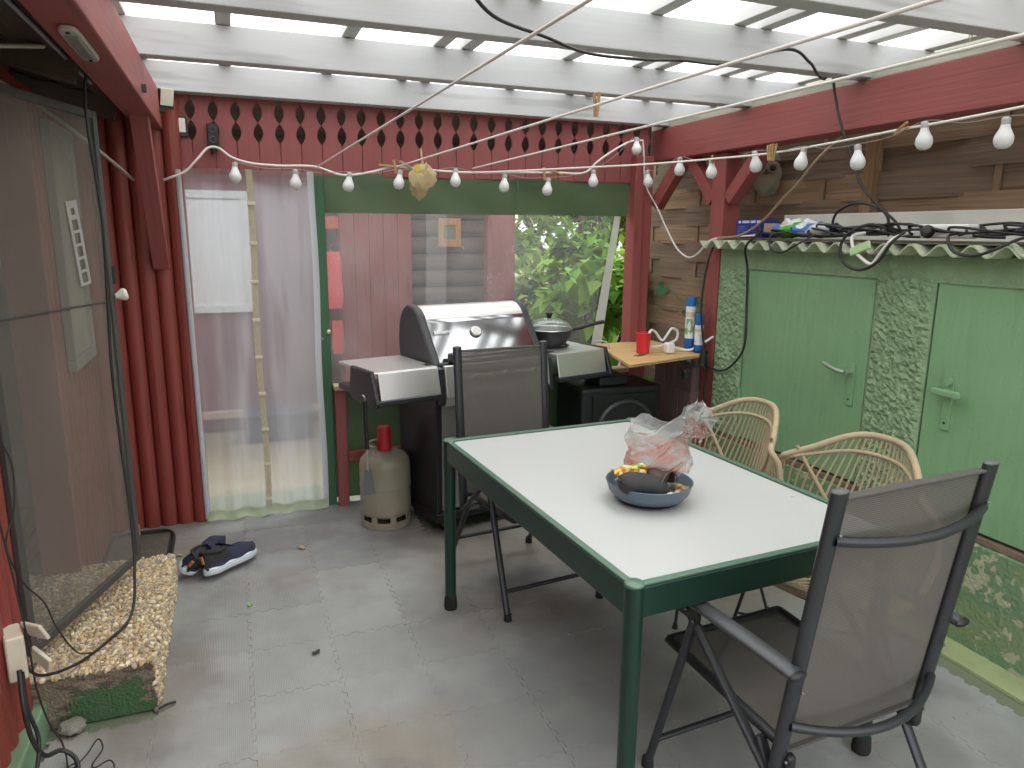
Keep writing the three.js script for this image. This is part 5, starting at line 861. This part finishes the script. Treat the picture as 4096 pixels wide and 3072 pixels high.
// ================================================================ BEYOND THE BACK WALL
{
  const S = thing('red_outbuilding', 'red timber outbuilding seen through the clear tarpaulin window', 'building', [0, 0, -6.2]);
  const rb = mat([0.24, 0.05, 0.045], 0.7, { map: paintTint, bumpMap: grainBump, bumpScale: 0.002 }), v = [0, 1, 2].map(() => grainUV(box(0.118, 2.5, 0.02, 0, 1.25, 0, 0.003), 1));
  const mauve = mat([0.2, 0.085, 0.085], 0.75, { map: paintTint });
  for (let x = -2.2; x < 0.66; x += 0.12) share('plank', v[Math.floor(rnd() * 3)], mauve, S).position.set(x, 0, 0);
  for (let x = 0.88; x < 1.4; x += 0.12) share('plank', v[Math.floor(rnd() * 3)], rb, S).position.set(x, 0, 0.05);
  const br = [0, 1].map(() => grainUV(logGeo(0.14, 0.05, 0.78), 1).rotateZ(Math.PI / 2));
  for (let y = 0.07; y < 2.4; y += 0.142) share('log', br[Math.floor(rnd() * 2)], mat([0.11, 0.07, 0.055], 0.85, { map: grainTint, bumpMap: grainBump, bumpScale: 0.002 }), S).position.set(2.13, y, -0.02);
  obj('corner_post', grainUV(box2([2.08, -0.04, 0.03], [2.34, 2.5, 0.12], 0.006), 1), rb, S);
  obj('wall_core', [box2([-2.3, -0.04, -0.12], [0.67, 2.5, -0.02], 0.004), box2([0.82, -0.04, -0.12], [2.3, 2.5, -0.04], 0.004), box2([0.5, -0.04, -0.3], [1.0, 2.5, -0.28], 0.002)].map(g => grainUV(g, 1)), mauve, S);
  const w = obj('window_frame', [box2([-0.42, 0.96, 0.012], [0.13, 1.02, 0.04]), box2([-0.42, 1.84, 0.012], [0.13, 1.9, 0.04]), box2([-0.42, 1.02, 0.012], [-0.36, 1.84, 0.04]), box2([0.07, 1.02, 0.012], [0.13, 1.84, 0.04])], M.white, S);
  obj('window_pane', box2([-0.36, 1.02, 0.014], [0.07, 1.84, 0.022], 0), mat([0.72, 0.72, 0.68], 0.25), w);
  obj('base_rail', grainUV(box2([-2.2, 0.1, 0.012], [0.66, 0.16, 0.06], 0.004), 0), mat([0.55, 0.42, 0.28], 0.8, { map: grainTint }), S);
  obj('roof', grainUV(box2([-2.6, 2.5, -1.6], [2.6, 2.56, 0.55], 0.004), 0), mat([0.09, 0.06, 0.05], 0.85), S);
  obj('door_rail', grainUV(box2([0.66, 1.62, -0.02], [0.88, 1.72, 0.04], 0.004), 0), mat([0.42, 0.08, 0.06], 0.6), S);
  const P = thing('picture_frame', 'small square picture in an amber wooden frame on the outbuilding logs', 'picture', [1.75, 1.6, -6.135]);
  obj('frame', extr([[-0.1, -0.12], [0.1, -0.12], [0.1, 0.12], [-0.1, 0.12]], 0.02, 0.003, [[[-0.05, -0.06], [0.05, -0.06], [0.05, 0.06], [-0.05, 0.06]]]), mat([0.42, 0.2, 0.05], 0.5, { map: grainTint }), P);
  obj('picture', box(0.105, 0.125, 0.006, 0, 0, 0.006, 0), mat([0.14, 0.16, 0.12], 0.6, { map: mottle }), P);
  const coat = (label, x, y, h, w, c) => { const g = grid(14, 20, (u, t) => { const a = u * 2 * Math.PI, ww = w * (0.55 + 0.45 * Math.sin(Math.PI * (0.15 + 0.6 * (1 - t)))); return [x + Math.cos(a) * ww * (1 + 0.06 * Math.sin(t * 9 + u * 12)), y + h * t, -6.17 + 0.09 + Math.sin(a) * ww * 0.5, u, t]; }); tag(obj('hanging_coat', g, mat(c, 0.7, { side: THREE.DoubleSide })), label, 'coat'); };
  coat('bright red coat hanging in the dark gap of the outbuilding', 0.745, 0.98, 0.46, 0.08, [0.6, 0.05, 0.055]);
  coat('short red garment hanging below the bright red coat', 0.77, 0.6, 0.28, 0.05, [0.48, 0.06, 0.05]);
  const Bx = thing('storage_crate', 'dark grey crate standing on the path behind the clear curtain', 'crate', [0.25, -0.02, -5.9]);
  obj('body', box(0.5, 0.2, 0.3, 0, 0.1, 0, 0.015), mat([0.06, 0.07, 0.085], 0.5), Bx); obj('lid', box(0.53, 0.03, 0.33, 0, 0.215, 0, 0.01), mat([0.07, 0.08, 0.095], 0.5), Bx);
}
// ---- hedge and trees behind the window
{
  const leafM = [[0.14, 0.3, 0.035], [0.1, 0.23, 0.045], [0.2, 0.36, 0.045], [0.09, 0.19, 0.045]].map(c => mat(c, 0.85, { specularIntensity: 0.35, transmission: 0.35, thickness: 0, side: THREE.DoubleSide, vertexColors: true }));
  const bush = (name, label, cat, [x, z], R, H, n, s, m, trunkH = 0) => {
    const B = thing(name, label, cat, [x, -0.05, z]), P = [], I = [], Cc = [], N = [];
    const clumps = []; for (let k = 0; k < 26; k++) { const a = rnd() * 6.28, r = Math.sqrt(rnd()); clumps.push([Math.cos(a) * r * R, trunkH + (0.12 + 0.83 * rnd()) * (H - trunkH), Math.sin(a) * r * R, rr(0.22, 0.42) * Math.min(1, R)]); }
    for (let i = 0; i < n; i++) {
      const c = clumps[i % 26], d = V(rr(-1, 1), rr(-1, 1), rr(-1, 1)).normalize().multiplyScalar(c[3] * rnd() ** 0.35);
      const o = V(c[0] + d.x, Math.max(0.05, c[1] + d.y * 0.8), c[2] + d.z), ax = V(d.x + rr(-0.5, 0.5), rr(-0.5, 0.35), d.z + rr(-0.5, 0.5)).normalize(), up = V(rr(-0.4, 0.4), 1, rr(-0.4, 0.4)), sd = new THREE.Vector3().crossVectors(ax, up).normalize();
      const L = s * rr(0.7, 1.3), W = L * 0.3, nn = new THREE.Vector3().crossVectors(sd, ax).multiplyScalar(L * 0.12), b = P.length / 3;
      const pt = (v) => P.push(v.x, v.y, v.z);
      pt(o); pt(o.clone().addScaledVector(ax, L * 0.45).addScaledVector(sd, W).add(nn)); pt(o.clone().addScaledVector(ax, L).sub(nn)); pt(o.clone().addScaledVector(ax, L * 0.45).addScaledVector(sd, -W).add(nn)); pt(o.clone().addScaledVector(ax, L * 0.5));
      I.push(b, b + 1, b + 4, b + 1, b + 2, b + 4, b + 2, b + 3, b + 4, b + 3, b, b + 4);
      const k = rr(0.65, 1.35), yl = rr(0.85, 1.25); for (let q = 0; q < 5; q++) Cc.push(k * yl, k, k * rr(0.8, 1));
    }
    const g = new THREE.BufferGeometry(); g.setAttribute('position', new THREE.Float32BufferAttribute(P, 3)); g.setAttribute('color', new THREE.Float32BufferAttribute(Cc, 3)); g.setIndex(I); g.computeVertexNormals();
    const f = obj('crown', g, m, B);
    const stems = []; for (let k = 0; k < 7; k++) { const c = clumps[k * 3]; stems.push(tube([[rr(-0.1, 0.1), 0, rr(-0.1, 0.1)], [c[0] * 0.4, c[1] * 0.5, c[2] * 0.4], [c[0], c[1], c[2]]], trunkH ? 0.035 : 0.013, 12, 6)); }
    if (trunkH) stems.push(rod([0, 0, 0], [0.05, trunkH * 1.1, 0], 0.1, 0.07));
    obj('trunk', stems, M.darkWood, B);
  };
  bush('leafy_bush', 'large-leaved green bush pressing against the corner post outside', 'bush', [2.75, -5.2], 0.5, 1.75, 1500, 0.16, leafM[0]);
  bush('leafy_bush', 'broad pale green bush behind the grill lid, beyond the window', 'bush', [3.3, -6.4], 0.8, 1.5, 2200, 0.15, leafM[2]);
  bush('leafy_bush', 'low dark green bush beside the red outbuilding corner', 'bush', [2.75, -7.2], 0.6, 1.25, 1500, 0.12, leafM[1]);
  bush('garden_tree', 'tall light green tree rising behind the bushes', 'tree', [4.2, -8.6], 1.3, 4.2, 5200, 0.15, leafM[2], 1.0);
  bush('garden_tree', 'dark spreading tree at the back of the garden', 'tree', [5.8, -9.6], 1.6, 4.6, 5200, 0.17, leafM[3], 1.1);
  bush('garden_tree', 'yellowish tree standing right behind the red outbuilding', 'tree', [3.3, -10.4], 1.5, 4.8, 5200, 0.16, leafM[0], 1.0);
  bush('garden_tree', 'bushy tree farthest along the fence line', 'tree', [7.0, -12.0], 2.0, 5.2, 5000, 0.2, leafM[1], 1.2);
  // creeper shoots through the fence
  const V1 = thing('creeper', 'sprig of green creeper leaves poking through the woven fence', 'plant', [2.93, 1.1, -4.25]);
  const lg = [[0, 0.02, 0, 0.3], [-0.03, -0.02, 0.06, 1.2], [-0.02, 0.03, 0.1, -0.5], [-0.03, 0.12, -0.35, 0.6], [-0.04, 0.1, -0.3, 1.4], [-0.02, -0.05, 0.02, 2.2], [-0.03, -0.06, 0.12, 0.1]].map(([x, y, z, r]) => at(grid(4, 6, (u, v) => [(0.02 * Math.sin(v * 3)), (v - 0.5) * 0.11, (u - 0.5) * 0.06 * Math.sin(Math.PI * (0.06 + 0.9 * v)), u, v]), x, y, z, r, 0.5));
  for (const g of lg) obj('leaf', g, mat([0.06, 0.15, 0.07], 0.6, { side: THREE.DoubleSide }), V1);
  obj('stem', tube([[0.01, 0.14, -0.38], [-0.01, 0.1, -0.2], [0, 0, 0], [-0.01, -0.05, 0.12]], 0.003, 24, 6), mat([0.09, 0.12, 0.05], 0.7), V1);
}
renderer.render(scene, camera);
